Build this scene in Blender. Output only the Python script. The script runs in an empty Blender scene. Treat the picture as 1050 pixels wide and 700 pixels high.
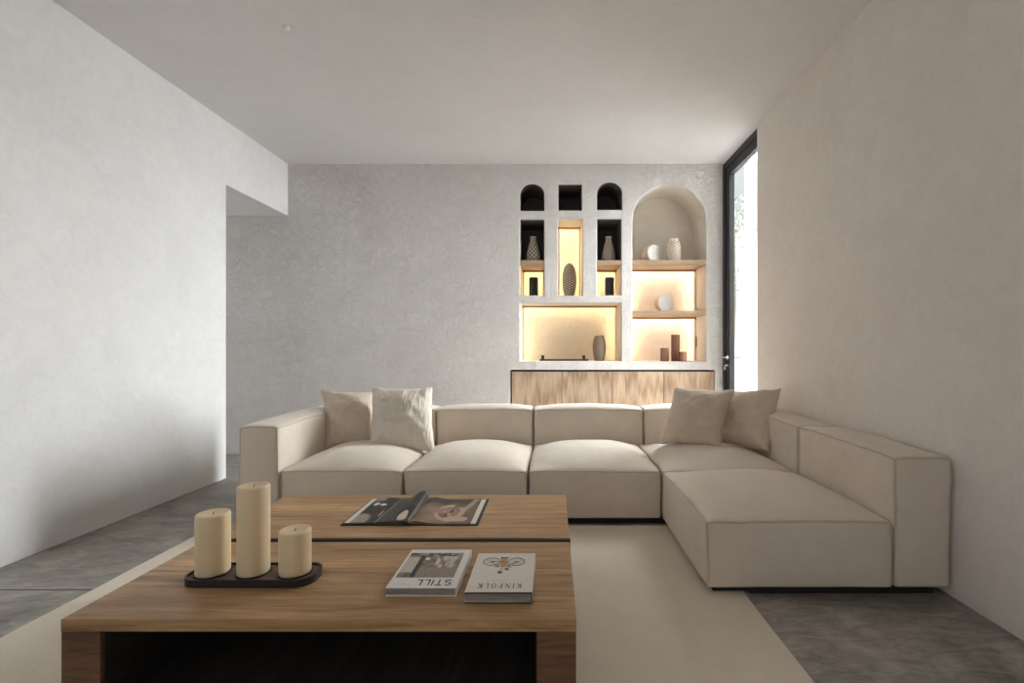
import bpy, bmesh, math, random
from mathutils import Vector, Matrix, noise

SC = bpy.context.scene
COL = SC.collection
R = math.radians

# ------------------------------------------------------------------ camera
cam_d = bpy.data.cameras.new('camera')
cam = bpy.data.objects.new('camera', cam_d)
COL.objects.link(cam)
cam.location = (0, 0, 1.2)
cam.rotation_euler = (R(90), 0, 0)
cam_d.sensor_width = 36
cam_d.lens = 495 / 1050 * 36
cam_d.shift_x = -42 / 1050
cam_d.shift_y = 7 / 1050
cam_d.clip_start = 0.05
SC.camera = cam

# ------------------------------------------------------------------ world, exposure
w = bpy.data.worlds.new('world')
SC.world = w
w.use_nodes = True
bg = w.node_tree.nodes['Background']
SKY_BASE, SKY_GLOW = 1.4, 43.0
SUN_SIDE = Vector((1.0, 0.38, 0.22)).normalized()      # hazy bright side of the sky
_nt = w.node_tree
_tc = _nt.nodes.new('ShaderNodeTexCoord')
_dot = _nt.nodes.new('ShaderNodeVectorMath')
_dot.operation = 'DOT_PRODUCT'
_dot.inputs[1].default_value = SUN_SIDE
_nt.links.new(_tc.outputs['Generated'], _dot.inputs[0])
_mr = _nt.nodes.new('ShaderNodeMapRange')
_mr.interpolation_type = 'SMOOTHSTEP'
_mr.inputs['From Min'].default_value = 0.45
_mr.inputs['From Max'].default_value = 0.95
_mr.inputs['To Min'].default_value = SKY_BASE
_mr.inputs['To Max'].default_value = SKY_GLOW
_nt.links.new(_dot.outputs['Value'], _mr.inputs['Value'])
_nt.links.new(_mr.outputs['Result'], bg.inputs[1])
bg.inputs[0].default_value = (0.95, 0.98, 1.0, 1)
SC.view_settings.view_transform = 'Standard'
SC.view_settings.look = 'None'
SC.view_settings.exposure = 0.15
SC.view_settings.gamma = 1.0
SC.view_settings.use_curve_mapping = False
SC.cycles.use_denoising = True
SC.cycles.max_bounces = 12
SC.cycles.diffuse_bounces = 8
SC.cycles.transparent_max_bounces = 12
SC.cycles.sample_clamp_indirect = 8


def portal(name, loc, rot, sx, sy):
    d = bpy.data.lights.new(name, 'AREA')
    d.shape = 'RECTANGLE'
    d.size = sx
    d.size_y = sy
    d.cycles.is_portal = True
    o = bpy.data.objects.new(name, d)
    o.location = loc
    o.rotation_euler = rot
    COL.objects.link(o)


def area(name, loc, rot, sx, sy, power, col):
    d = bpy.data.lights.new(name, 'AREA')
    d.shape = 'RECTANGLE'
    d.size = sx
    d.size_y = sy
    d.energy = power
    d.color = col
    o = bpy.data.objects.new(name, d)
    o.location = loc
    o.rotation_euler = rot
    COL.objects.link(o)
    return o


# room numbers (metres)
XL, XR, YB, ZC = -3.02, 1.93, 5.5, 3.3
YR = -2.6            # rear wall, behind the camera
DY0 = 4.57           # near jamb of the glass door
HX = -5.6            # far end of the side hall
HZ = 2.71            # hall ceiling
HY = 4.46            # left wall ends here

portal('daylight_door', (XR + 0.12, (DY0 + YB) / 2, 1.62), (0, R(90), 0), 3.2, 0.93)
portal('daylight_rear', (-0.6, YR - 0.12, 1.75), (R(90), 0, 0), 4.0, 1.7)
portal('daylight_hall', (HX - 0.12, 4.0, 1.4), (0, R(-90), 0), 2.2, 2.8)

# ------------------------------------------------------------------ materials


def new_mat(name):
    m = bpy.data.materials.new(name)
    m.use_nodes = True
    nt = m.node_tree
    b = nt.nodes['Principled BSDF']
    return m, nt, b


def N(nt, typ, **kw):
    n = nt.nodes.new(typ)
    for k, v in kw.items():
        if k.startswith('i_'):
            n.inputs[k[2:].replace('_', ' ')].default_value = v
        else:
            setattr(n, k, v)
    return n


def ramp(nt, stops):
    r = nt.nodes.new('ShaderNodeValToRGB')
    e = r.color_ramp.elements
    while len(e) < len(stops):
        e.new(0.5)
    for el, (p, c) in zip(e, stops):
        el.position = p
        el.color = (*c, 1)
    return r


def coords(nt, scale=(1, 1, 1)):
    t = N(nt, 'ShaderNodeTexCoord')
    mp = N(nt, 'ShaderNodeMapping')
    mp.inputs['Scale'].default_value = scale
    nt.links.new(t.outputs['Object'], mp.inputs['Vector'])
    return mp.outputs['Vector']


def plain(name, col, rough=0.6, metal=0.0, bump=0.0, bscale=200, var=0.0):
    m, nt, b = new_mat(name)
    b.inputs['Base Color'].default_value = (*col, 1)
    b.inputs['Roughness'].default_value = rough
    b.inputs['Metallic'].default_value = metal
    v = coords(nt)
    if var:
        n = N(nt, 'ShaderNodeTexNoise', i_Scale=bscale * 0.15, i_Detail=4.0)
        nt.links.new(v, n.inputs['Vector'])
        r = ramp(nt, [(0.3, tuple(c * (1 - var) for c in col)), (0.7, tuple(min(1, c * (1 + var)) for c in col))])
        nt.links.new(n.outputs['Fac'], r.inputs['Fac'])
        nt.links.new(r.outputs['Color'], b.inputs['Base Color'])
    if bump:
        n = N(nt, 'ShaderNodeTexNoise', i_Scale=bscale, i_Detail=3.0)
        nt.links.new(v, n.inputs['Vector'])
        bp = N(nt, 'ShaderNodeBump', i_Strength=bump, i_Distance=0.005)
        nt.links.new(n.outputs['Fac'], bp.inputs['Height'])
        nt.links.new(bp.outputs['Normal'], b.inputs['Normal'])
    return m


def plaster(name, c1, c2, crackle=0.0, bump=0.25):
    m, nt, b = new_mat(name)
    b.inputs['Roughness'].default_value = 0.75
    b.inputs['Specular IOR Level'].default_value = 0.25
    v = coords(nt)
    n1 = N(nt, 'ShaderNodeTexNoise', i_Scale=1.3, i_Detail=6.0, i_Roughness=0.6, i_Distortion=0.4)
    n2 = N(nt, 'ShaderNodeTexNoise', i_Scale=9.0, i_Detail=8.0, i_Roughness=0.7, i_Distortion=1.2)
    n3 = N(nt, 'ShaderNodeTexNoise', i_Scale=38.0, i_Detail=4.0)
    for n in (n1, n2, n3):
        nt.links.new(v, n.inputs['Vector'])
    mix = N(nt, 'ShaderNodeMath', operation='MULTIPLY_ADD')
    mix.inputs[1].default_value = 0.5
    nt.links.new(n2.outputs['Fac'], mix.inputs[0])
    half = N(nt, 'ShaderNodeMath', operation='MULTIPLY')
    half.inputs[1].default_value = 0.5
    nt.links.new(n1.outputs['Fac'], half.inputs[0])
    nt.links.new(half.outputs[0], mix.inputs[2])
    r = ramp(nt, [(0.38, c1), (0.62, c2)])
    nt.links.new(mix.outputs[0], r.inputs['Fac'])
    nt.links.new(r.outputs['Color'], b.inputs['Base Color'])
    h = N(nt, 'ShaderNodeMath', operation='MULTIPLY_ADD')
    h.inputs[1].default_value = 0.35
    nt.links.new(n3.outputs['Fac'], h.inputs[0])
    nt.links.new(n2.outputs['Fac'], h.inputs[2])
    bp = N(nt, 'ShaderNodeBump', i_Strength=bump, i_Distance=0.012)
    nt.links.new(h.outputs[0], bp.inputs['Height'])
    last = bp
    if crackle:
        wv = N(nt, 'ShaderNodeTexNoise', i_Scale=6.0, i_Detail=5.0, i_Roughness=0.65, i_Distortion=2.5)
        nt.links.new(v, wv.inputs['Vector'])
        a = N(nt, 'ShaderNodeMath', operation='SUBTRACT')
        a.inputs[1].default_value = 0.5
        nt.links.new(wv.outputs['Fac'], a.inputs[0])
        ab = N(nt, 'ShaderNodeMath', operation='ABSOLUTE')
        nt.links.new(a.outputs[0], ab.inputs[0])
        mn = N(nt, 'ShaderNodeMath', operation='MINIMUM')
        mn.inputs[1].default_value = 0.06
        nt.links.new(ab.outputs[0], mn.inputs[0])
        b2 = N(nt, 'ShaderNodeBump', i_Strength=crackle, i_Distance=0.08)
        nt.links.new(mn.outputs[0], b2.inputs['Height'])
        nt.links.new(bp.outputs['Normal'], b2.inputs['Normal'])
        last = b2
    nt.links.new(last.outputs['Normal'], b.inputs['Normal'])
    return m


def wood(name, cols, grain='X', plank=0.0, scale=1.0, rough=0.5, bump=0.15, cath=0.0, lo=1.6, dist=0.7, blotch=0.8, knots=0.0):
    """cols dark..light; grain axis gets stretched noise."""
    m, nt, b = new_mat(name)
    b.inputs['Roughness'].default_value = rough
    b.inputs['Specular IOR Level'].default_value = 0.35
    lo, hi = lo * scale, 22 * scale
    sc = {'X': (lo, hi, hi), 'Y': (hi, lo, hi), 'Z': (hi, hi, lo)}[grain]
    v = coords(nt, sc)
    t = N(nt, 'ShaderNodeTexCoord')
    sep = N(nt, 'ShaderNodeSeparateXYZ')
    nt.links.new(t.outputs['Object'], sep.inputs[0])
    # plank offset
    across = {'X': 'Y', 'Y': 'X', 'Z': 'X'}[grain]
    if plank:
        dv = N(nt, 'ShaderNodeMath', operation='DIVIDE')
        dv.inputs[1].default_value = plank
        nt.links.new(sep.outputs[across], dv.inputs[0])
        fl = N(nt, 'ShaderNodeMath', operation='FLOOR')
        nt.links.new(dv.outputs[0], fl.inputs[0])
        wn = N(nt, 'ShaderNodeTexWhiteNoise', noise_dimensions='1D')
        nt.links.new(fl.outputs[0], wn.inputs['W'])
        add = N(nt, 'ShaderNodeVectorMath', operation='MULTIPLY_ADD')
        add.inputs[1].default_value = (7, 7, 7)
        nt.links.new(wn.outputs['Color'], add.inputs[0])
        nt.links.new(v, add.inputs[2])
        v = add.outputs[0]
    n1 = N(nt, 'ShaderNodeTexNoise', i_Scale=1.0, i_Detail=8.0, i_Roughness=0.62, i_Distortion=dist)
    nt.links.new(v, n1.inputs['Vector'])
    fac = n1.outputs['Fac']
    if cath:
        wv = N(nt, 'ShaderNodeTexWave', wave_type='RINGS', i_Scale=0.55, i_Distortion=5.0, i_Detail=2.0)
        wv.inputs['Detail Scale'].default_value = 0.6
        nt.links.new(v, wv.inputs['Vector'])
        mx = N(nt, 'ShaderNodeMix', data_type='FLOAT')
        mx.inputs[0].default_value = cath
        nt.links.new(fac, mx.inputs[2])
        nt.links.new(wv.outputs['Fac'], mx.inputs[3])
        fac = mx.outputs[0]
    # fine pores and short dark flecks along the grain
    vf = coords(nt, {'X': (9, 150, 150), 'Y': (150, 9, 150), 'Z': (150, 150, 9)}[grain])
    nf = N(nt, 'ShaderNodeTexNoise', i_Scale=1.0, i_Detail=3.0, i_Roughness=0.6)
    nt.links.new(vf, nf.inputs['Vector'])
    rf = ramp(nt, [(0.34, (0.45, 0.42, 0.40)), (0.47, (1.0, 1.0, 1.0))])
    nt.links.new(nf.outputs['Fac'], rf.inputs['Fac'])
    k = len(cols) - 1
    r = ramp(nt, [(0.28 + 0.46 * i / k, c) for i, c in enumerate(cols)])
    nt.links.new(fac, r.inputs['Fac'])
    out = r.outputs['Color']
    # large soft blotches
    n2 = N(nt, 'ShaderNodeTexNoise', i_Scale=0.28, i_Detail=3.0)
    nt.links.new(v, n2.inputs['Vector'])
    r2 = ramp(nt, [(0.3, (0.72, 0.70, 0.68)), (0.7, (1.12, 1.12, 1.12))])
    nt.links.new(n2.outputs['Fac'], r2.inputs['Fac'])
    mm = N(nt, 'ShaderNodeMix', data_type='RGBA', blend_type='MULTIPLY')
    mm.inputs[0].default_value = blotch
    nt.links.new(out, mm.inputs[6])
    nt.links.new(r2.outputs['Color'], mm.inputs[7])
    out = mm.outputs[2]
    if plank:
        r3 = ramp(nt, [(0.0, (0.84, 0.83, 0.82)), (1.0, (1.08, 1.07, 1.05))])
        nt.links.new(wn.outputs['Value'], r3.inputs['Fac'])
        m3 = N(nt, 'ShaderNodeMix', data_type='RGBA', blend_type='MULTIPLY')
        m3.inputs[0].default_value = 0.8
        nt.links.new(out, m3.inputs[6])
        nt.links.new(r3.outputs['Color'], m3.inputs[7])
        out = m3.outputs[2]
    m4 = N(nt, 'ShaderNodeMix', data_type='RGBA', blend_type='MULTIPLY')
    m4.inputs[0].default_value = 0.45
    nt.links.new(out, m4.inputs[6])
    nt.links.new(rf.outputs['Color'], m4.inputs[7])
    out = m4.outputs[2]
    if knots:
        vk = coords(nt, {'X': (3.2, 8, 8), 'Y': (8, 3.2, 8), 'Z': (8, 8, 3.2)}[grain])
        vo = N(nt, 'ShaderNodeTexVoronoi', i_Scale=1.0)
        nt.links.new(vk, vo.inputs['Vector'])
        rk = ramp(nt, [(0.03, (0.30, 0.22, 0.17)), (0.13, (1.0, 1.0, 1.0))])
        nt.links.new(vo.outputs['Distance'], rk.inputs['Fac'])
        m5 = N(nt, 'ShaderNodeMix', data_type='RGBA', blend_type='MULTIPLY')
        m5.inputs[0].default_value = knots
        nt.links.new(out, m5.inputs[6])
        nt.links.new(rk.outputs['Color'], m5.inputs[7])
        out = m5.outputs[2]
    nt.links.new(out, b.inputs['Base Color'])
    bp = N(nt, 'ShaderNodeBump', i_Strength=bump, i_Distance=0.003)
    nt.links.new(n1.outputs['Fac'], bp.inputs['Height'])
    nt.links.new(bp.outputs['Normal'], b.inputs['Normal'])
    return m


def fabric(name, col, weave=700, var=0.06, sheen=0.3, bump=0.3, crease=0.0, cscale=(14, 3, 3)):
    m, nt, b = new_mat(name)
    b.inputs['Roughness'].default_value = 0.92
    b.inputs['Specular IOR Level'].default_value = 0.1
    b.inputs['Sheen Weight'].default_value = sheen
    b.inputs['Sheen Roughness'].default_value = 0.5
    v = coords(nt)
    n = N(nt, 'ShaderNodeTexNoise', i_Scale=4.0, i_Detail=8.0, i_Roughness=0.75)
    nt.links.new(v, n.inputs['Vector'])
    r = ramp(nt, [(0.3, tuple(c * (1 - var) for c in col)), (0.7, tuple(min(1, c * (1 + var)) for c in col))])
    nt.links.new(n.outputs['Fac'], r.inputs['Fac'])
    nt.links.new(r.outputs['Color'], b.inputs['Base Color'])
    v2 = coords(nt, (weave, weave * 0.35, weave))
    v3 = coords(nt, (weave * 0.35, weave, weave * 0.35))
    s = []
    for vv in (v2, v3):
        nn = N(nt, 'ShaderNodeTexNoise', i_Scale=0.5, i_Detail=2.0)
        nt.links.new(vv, nn.inputs['Vector'])
        s.append(nn.outputs['Fac'])
    ad = N(nt, 'ShaderNodeMath', operation='ADD')
    nt.links.new(s[0], ad.inputs[0])
    nt.links.new(s[1], ad.inputs[1])
    bp = N(nt, 'ShaderNodeBump', i_Strength=bump, i_Distance=0.002)
    nt.links.new(ad.outputs[0], bp.inputs['Height'])
    last = bp
    if crease:
        vc = coords(nt, cscale)
        nc = N(nt, 'ShaderNodeTexNoise', i_Scale=1.0, i_Detail=4.0, i_Distortion=1.0)
        nt.links.new(vc, nc.inputs['Vector'])
        b2 = N(nt, 'ShaderNodeBump', i_Strength=crease, i_Distance=0.03)
        nt.links.new(nc.outputs['Fac'], b2.inputs['Height'])
        nt.links.new(bp.outputs['Normal'], b2.inputs['Normal'])
        last = b2
    nt.links.new(last.outputs['Normal'], b.inputs['Normal'])
    return m


def concrete():
    m, nt, b = new_mat('polished_concrete')
    v = coords(nt)
    vs = coords(nt, (1.0, 3.2, 1.0))
    n1 = N(nt, 'ShaderNodeTexNoise', i_Scale=1.5, i_Detail=9.0, i_Roughness=0.68, i_Distortion=0.9)
    n2 = N(nt, 'ShaderNodeTexNoise', i_Scale=4.5, i_Detail=9.0, i_Roughness=0.75, i_Distortion=1.6)
    nt.links.new(v, n1.inputs['Vector'])
    nt.links.new(vs, n2.inputs['Vector'])
    mx = N(nt, 'ShaderNodeMix', data_type='FLOAT')
    mx.inputs[0].default_value = 0.5
    nt.links.new(n1.outputs['Fac'], mx.inputs[2])
    nt.links.new(n2.outputs['Fac'], mx.inputs[3])
    r = ramp(nt, [(0.36, (0.10, 0.09, 0.079)), (0.45, (0.21, 0.192, 0.17)), (0.53, (0.32, 0.294, 0.262)), (0.62, (0.47, 0.435, 0.39))])
    nt.links.new(mx.outputs[0], r.inputs['Fac'])
    # saw-cut joints across the room
    t = N(nt, 'ShaderNodeTexCoord')
    sp = N(nt, 'ShaderNodeSeparateXYZ')
    nt.links.new(t.outputs['Object'], sp.inputs[0])
    s = N(nt, 'ShaderNodeMath', operation='SUBTRACT')
    s.inputs[1].default_value = 2.40
    nt.links.new(sp.outputs['Y'], s.inputs[0])
    a = N(nt, 'ShaderNodeMath', operation='ABSOLUTE')
    nt.links.new(s.outputs[0], a.inputs[0])
    l = N(nt, 'ShaderNodeMath', operation='LESS_THAN')
    l.inputs[1].default_value = 0.006
    nt.links.new(a.outputs[0], l.inputs[0])
    mc = N(nt, 'ShaderNodeMix', data_type='RGBA')
    mc.inputs[7].default_value = (0.03, 0.03, 0.03, 1)
    nt.links.new(l.outputs[0], mc.inputs[0])
    nt.links.new(r.outputs['Color'], mc.inputs[6])
    nt.links.new(mc.outputs[2], b.inputs['Base Color'])
    rr = ramp(nt, [(0.3, (0.36, 0.36, 0.36)), (0.7, (0.6, 0.6, 0.6))])
    nt.links.new(n2.outputs['Fac'], rr.inputs['Fac'])
    nt.links.new(rr.outputs['Color'], b.inputs['Roughness'])
    bp = N(nt, 'ShaderNodeBump', i_Strength=0.08, i_Distance=0.005)
    nt.links.new(n2.outputs['Fac'], bp.inputs['Height'])
    nt.links.new(bp.outputs['Normal'], b.inputs['Normal'])
    return m


def emis(name, col, strength):
    m, nt, b = new_mat(name)
    b.inputs['Base Color'].default_value = (*col, 1)
    b.inputs['Emission Color'].default_value = (*col, 1)
    b.inputs['Emission Strength'].default_value = strength
    return m


def glass():
    m = bpy.data.materials.new('clear_glass')
    m.use_nodes = True
    nt = m.node_tree
    nt.nodes.clear()
    o = N(nt, 'ShaderNodeOutputMaterial')
    tr = N(nt, 'ShaderNodeBsdfTransparent')
    tr.inputs[0].default_value = (0.97, 0.985, 0.98, 1)
    gl = N(nt, 'ShaderNodeBsdfGlossy')
    gl.inputs['Roughness'].default_value = 0.02
    mx = N(nt, 'ShaderNodeMixShader')
    mx.inputs[0].default_value = 0.04
    nt.links.new(tr.outputs[0], mx.inputs[1])
    nt.links.new(gl.outputs[0], mx.inputs[2])
    nt.links.new(mx.outputs[0], o.inputs[0])
    return m


def attr_mat(name, rough=0.6, spec=0.3, bump=0.0):
    m, nt, b = new_mat(name)
    a = N(nt, 'ShaderNodeAttribute', attribute_name='print')
    nt.links.new(a.outputs['Color'], b.inputs['Base Color'])
    b.inputs['Roughness'].default_value = rough
    b.inputs['Specular IOR Level'].default_value = spec
    return m


M = {}
M['wall_l'] = plaster('limewash_left', (0.71, 0.70, 0.695), (0.79, 0.78, 0.775), bump=0.35)
M['wall_b'] = plaster('limewash_back', (0.63, 0.60, 0.575), (0.73, 0.70, 0.68), crackle=0.8, bump=0.35)
M['wall_r'] = plaster('limewash_right', (0.705, 0.655, 0.61), (0.78, 0.735, 0.695), bump=0.35)
M['wall_o'] = plaster('limewash_other', (0.26, 0.20, 0.15), (0.34, 0.27, 0.21), bump=0.1)  # unseen rear wall, coloured dark brown to cut light bounced forward
M['niche'] = plaster('niche_plaster', (0.72, 0.66, 0.58), (0.80, 0.74, 0.66), crackle=0.65, bump=0.2)
M['dark'] = plaster('shaded_niche_plaster', (0.12, 0.108, 0.096), (0.16, 0.145, 0.13), bump=0.15)  # dark colour stands in for deep shade in the upper niches
M['wall_h'] = plaster('limewash_hall', (0.74, 0.735, 0.73), (0.80, 0.795, 0.79), bump=0.1)
M['ceil'] = plaster('ceiling_plaster', (0.74, 0.722, 0.72), (0.79, 0.773, 0.77), bump=0.06)
M['floor'] = concrete()
M['table'] = wood('honey_oak', [(0.22, 0.118, 0.050), (0.42, 0.25, 0.120), (0.54, 0.335, 0.170), (0.64, 0.42, 0.235)], 'X', plank=0.16, rough=0.42, knots=0.6, dist=1.1)
M['table_side'] = wood('shaded_oak_end', [(0.085, 0.042, 0.022), (0.16, 0.085, 0.045), (0.24, 0.135, 0.075)], 'X', scale=1.2, rough=0.6)  # same oak as the tops, darkened for the shade on the side panels
M['table_in'] = wood('shaded_oak_inner', [(0.02, 0.018, 0.015), (0.035, 0.03, 0.025), (0.05, 0.043, 0.036)], 'Y', rough=0.7)  # near-black colour stands in for shade inside the tables and cabinet gaps
M['cab'] = wood('light_oak', [(0.36, 0.24, 0.155), (0.47, 0.335, 0.23), (0.52, 0.38, 0.27), (0.57, 0.43, 0.315)], 'Z', plank=0.145, scale=2.2, rough=0.55, cath=0.35, lo=1.0, dist=0.3, blotch=0.3)
M['shelf'] = wood('shelf_oak', [(0.36, 0.25, 0.16), (0.47, 0.34, 0.23), (0.56, 0.42, 0.30)], 'X', rough=0.55)
M['tray'] = wood('tray_oak', [(0.10, 0.05, 0.03), (0.17, 0.09, 0.055), (0.26, 0.15, 0.10)], 'X', rough=0.5)
M['tray_rim'] = plain('black_rim', (0.012, 0.012, 0.011), 0.45)
M['redwood'] = wood('red_walnut', [(0.16, 0.065, 0.04), (0.27, 0.12, 0.08), (0.36, 0.18, 0.125)], 'Z', rough=0.5)
M['darkwood'] = wood('dark_walnut', [(0.035, 0.014, 0.010), (0.06, 0.025, 0.018), (0.09, 0.04, 0.028)], 'X', rough=0.5)
M['sofa'] = fabric('cream_linen', (0.67, 0.59, 0.50), sheen=0.25, crease=0.12, cscale=(5, 5, 5))
M['pipe'] = fabric('cream_piping', (0.56, 0.49, 0.41), sheen=0.1)
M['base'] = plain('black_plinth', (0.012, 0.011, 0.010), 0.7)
M['pil1'] = fabric('beige_linen', (0.60, 0.51, 0.415), sheen=0.2, bump=0.5, crease=0.2, cscale=(10, 10, 10))
M['pil2'] = fabric('crinkled_linen', (0.70, 0.63, 0.55), sheen=0.2, bump=0.5, crease=0.42, cscale=(34, 8, 5))
M['rug'] = fabric('cream_wool', (0.73, 0.65, 0.53), weave=420, sheen=0.2, bump=0.9, var=0.05)
M['wax'] = plain('ivory_wax', (0.74, 0.60, 0.40), 0.5, bump=0.05, bscale=60)
_b = M['wax'].node_tree.nodes['Principled BSDF']
_b.inputs['Subsurface Weight'].default_value = 0.5
_b.inputs['Subsurface Radius'].default_value = (0.03, 0.015, 0.006)
_b.inputs['Subsurface Scale'].default_value = 0.6
M['wick'] = plain('wick', (0.35, 0.27, 0.18), 0.9)
M['blackmetal'] = plain('black_aluminium', (0.010, 0.010, 0.011), 0.5, bump=0.02)
M['steel'] = plain('brushed_steel', (0.55, 0.55, 0.55), 0.3, 1.0)
M['glass'] = glass()
M['paper'] = plain('cream_cover', (0.72, 0.68, 0.61), 0.55)
M['white'] = plain('white_cover', (0.74, 0.72, 0.69), 0.5)
M['pages'] = wood('page_edges', [(0.25, 0.22, 0.19), (0.34, 0.30, 0.265), (0.42, 0.38, 0.34)], 'X', scale=6, rough=0.8)
M['ink'] = plain('dark_ink', (0.05, 0.048, 0.05), 0.6)
M['blackcover'] = plain('black_cloth_cover', (0.014, 0.013, 0.013), 0.5)
M['print'] = attr_mat('printed_page', 0.42, 0.3)
M['carved'] = attr_mat('carved_ceramic', 0.75, 0.2)
M['ceramic'] = plain('white_ceramic', (0.82, 0.79, 0.74), 0.5, bump=0.1)
M['plastic'] = plain('white_plastic', (0.75, 0.74, 0.72), 0.4)
M['blackcer'] = plain('black_ceramic', (0.02, 0.015, 0.014), 0.45)
M['led'] = emis('warm_led', (1.0, 0.80, 0.48), 15)
M['led_h'] = emis('soft_led', (1.0, 0.84, 0.66), 24)
M['baffle'] = plain('bronze_profile', (0.30, 0.19, 0.10), 0.5)
M['extwall'] = plain('outdoor_white_wall', (0.78, 0.77, 0.76), 0.9, bump=0.1, bscale=30)
M['extgrey'] = plain('outdoor_grey_wall', (0.42, 0.42, 0.42), 0.9, bump=0.1, bscale=30)
M['ground'] = plain('outdoor_paving', (0.34, 0.33, 0.31), 0.9, bump=0.1, bscale=30)
M['leaf'] = plain('leaves', (0.20, 0.23, 0.16), 0.6, var=0.3)
M['bark'] = plain('bark', (0.16, 0.12, 0.09), 0.9, bump=0.4, bscale=40)

# ------------------------------------------------------------------ builders


def tag(o, label=None, cat=None, group=None, kind=None):
    if label:
        o['label'] = label
    if cat:
        o['category'] = cat
    if group:
        o['group'] = group
    if kind:
        o['kind'] = kind
    return o


def empty(name, loc, label, cat, group=None, rz=0.0):
    o = bpy.data.objects.new(name, None)
    o.empty_display_size = 0.1
    o.location = loc
    o.rotation_euler = (0, 0, rz)
    COL.objects.link(o)
    return tag(o, label, cat, group)


def root_loc(o):
    while o.parent:
        o = o.parent
    return Vector(o.location)


def obj(name, bm, mat, parent=None, origin=None, smooth=False, mats=None, local=False, autos=None):
    """mesh object; vertices in bm are world coordinates unless local."""
    off = root_loc(parent) if parent else Vector(origin or (0, 0, 0))
    if not local:
        bmesh.ops.translate(bm, verts=bm.verts, vec=-off)
    bmesh.ops.recalc_face_normals(bm, faces=bm.faces) if not getattr(bm, 'keepn', False) else None
    me = bpy.data.meshes.new(name)
    bm.to_mesh(me)
    bm.free()
    for mm in (mats or [mat]):
        me.materials.append(mm)
    if smooth:
        me.shade_smooth()
    if autos:
        me.shade_smooth()
        me.set_sharp_from_angle(angle=R(autos))
    o = bpy.data.objects.new(name, me)
    COL.objects.link(o)
    if parent:
        o.parent = parent
    else:
        o.location = off
    return o


def nb():
    return bmesh.new()


def box(bm, x0, x1, y0, y1, z0, z1, bev=0.0, mi=0, seg=2):
    r = bmesh.ops.create_cube(bm, size=1.0)
    vs = r['verts']
    for v in vs:
        v.co = Vector(((x0 + x1) / 2 + v.co.x * (x1 - x0), (y0 + y1) / 2 + v.co.y * (y1 - y0), (z0 + z1) / 2 + v.co.z * (z1 - z0)))
    fs = list({f for v in vs for f in v.link_faces})
    for f in fs:
        f.material_index = mi
    if bev > 0:
        es = list({e for v in vs for e in v.link_edges})
        bmesh.ops.bevel(bm, geom=es, offset=bev, segments=seg, profile=0.5, affect='EDGES')
    return bm


def lathe(bm, prof, c=(0, 0, 0), seg=48, mi=0, fn=None, cap=True):
    """prof: list of (r, z) bottom to top; fn(theta, i, r, z) -> r"""
    rings = []
    for i, (r, z) in enumerate(prof):
        ring = []
        for k in range(seg):
            th = 2 * math.pi * k / seg
            rr = fn(th, i, r, z) if fn else r
            ring.append(bm.verts.new((c[0] + rr * math.cos(th), c[1] + rr * math.sin(th), c[2] + z)))
        rings.append(ring)
    for a, b in zip(rings, rings[1:]):
        for k in range(seg):
            f = bm.faces.new((a[k], a[(k + 1) % seg], b[(k + 1) % seg], b[k]))
            f.material_index = mi
    if cap:
        bm.faces.new(list(reversed(rings[0]))).material_index = mi
        bm.faces.new(rings[-1]).material_index = mi
    return rings


def tube(bm, pts, r, seg=8, closed=False, mi=0):
    pts = [Vector(p) for p in pts]
    n = len(pts)
    rings = []
    up = None
    for i, p in enumerate(pts):
        if closed:
            d = pts[(i + 1) % n] - pts[i - 1]
        else:
            d = pts[min(i + 1, n - 1)] - pts[max(i - 1, 0)]
        d.normalize()
        if up is None:
            up = Vector((0, 0, 1)) if abs(d.z) < 0.9 else Vector((1, 0, 0))
        a = d.cross(up)
        if a.length < 1e-4:
            a = d.cross(Vector((0, 1, 0)))
        a.normalize()
        b = a.cross(d)
        b.normalize()
        up = b
        rings.append([bm.verts.new(p + r * (math.cos(2 * math.pi * k / seg) * a + math.sin(2 * math.pi * k / seg) * b)) for k in range(seg)])
    m = n if closed else n - 1
    for i in range(m):
        A, B = rings[i], rings[(i + 1) % n]
        for k in range(seg):
            bm.faces.new((A[k], A[(k + 1) % seg], B[(k + 1) % seg], B[k])).material_index = mi
    if not closed:
        bm.faces.new(list(reversed(rings[0]))).material_index = mi
        bm.faces.new(rings[-1]).material_index = mi


def prism(bm, poly, z0, z1, mi=0):
    """poly: list of (x, y)"""
    a = [bm.verts.new((x, y, z0)) for x, y in poly]
    b = [bm.verts.new((x, y, z1)) for x, y in poly]
    bm.faces.new(list(reversed(a))).material_index = mi
    bm.faces.new(b).material_index = mi
    n = len(poly)
    for i in range(n):
        bm.faces.new((a[i], a[(i + 1) % n], b[(i + 1) % n], b[i])).material_index = mi


def structure(name, bm, mat, **kw):
    return tag(obj(name, bm, mat, **kw), kind='structure')


def dup(root, loc, label=None, group=None, rz=None):
    r = root.copy()
    COL.objects.link(r)
    r.location = loc
    if rz is not None:
        r.rotation_euler = (0, 0, rz)
    if label:
        r['label'] = label
    if group:
        r['group'] = group
    for ch in list(root.children):
        c = ch.copy()
        COL.objects.link(c)
        c.parent = r
        for g in ch.children:
            d = g.copy()
            COL.objects.link(d)
            d.parent = c
    return r


# ================================================================== SETTING
b = nb()
box(b, HX - 0.2, XR + 0.25, YR - 0.2, YB + 0.62, -0.15, 0)
structure('floor', b, M['floor'])

b = nb()
box(b, XL - 0.12, XR + 0.25, YR - 0.2, YB + 0.62, ZC, ZC + 0.2)
structure('ceiling', b, M['ceil'])
b = nb()
box(b, HX - 0.2, XL - 0.12, 2.3, YB + 0.62, HZ, HZ + 0.2)
structure('ceiling_hall', b, M['ceil'])

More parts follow.
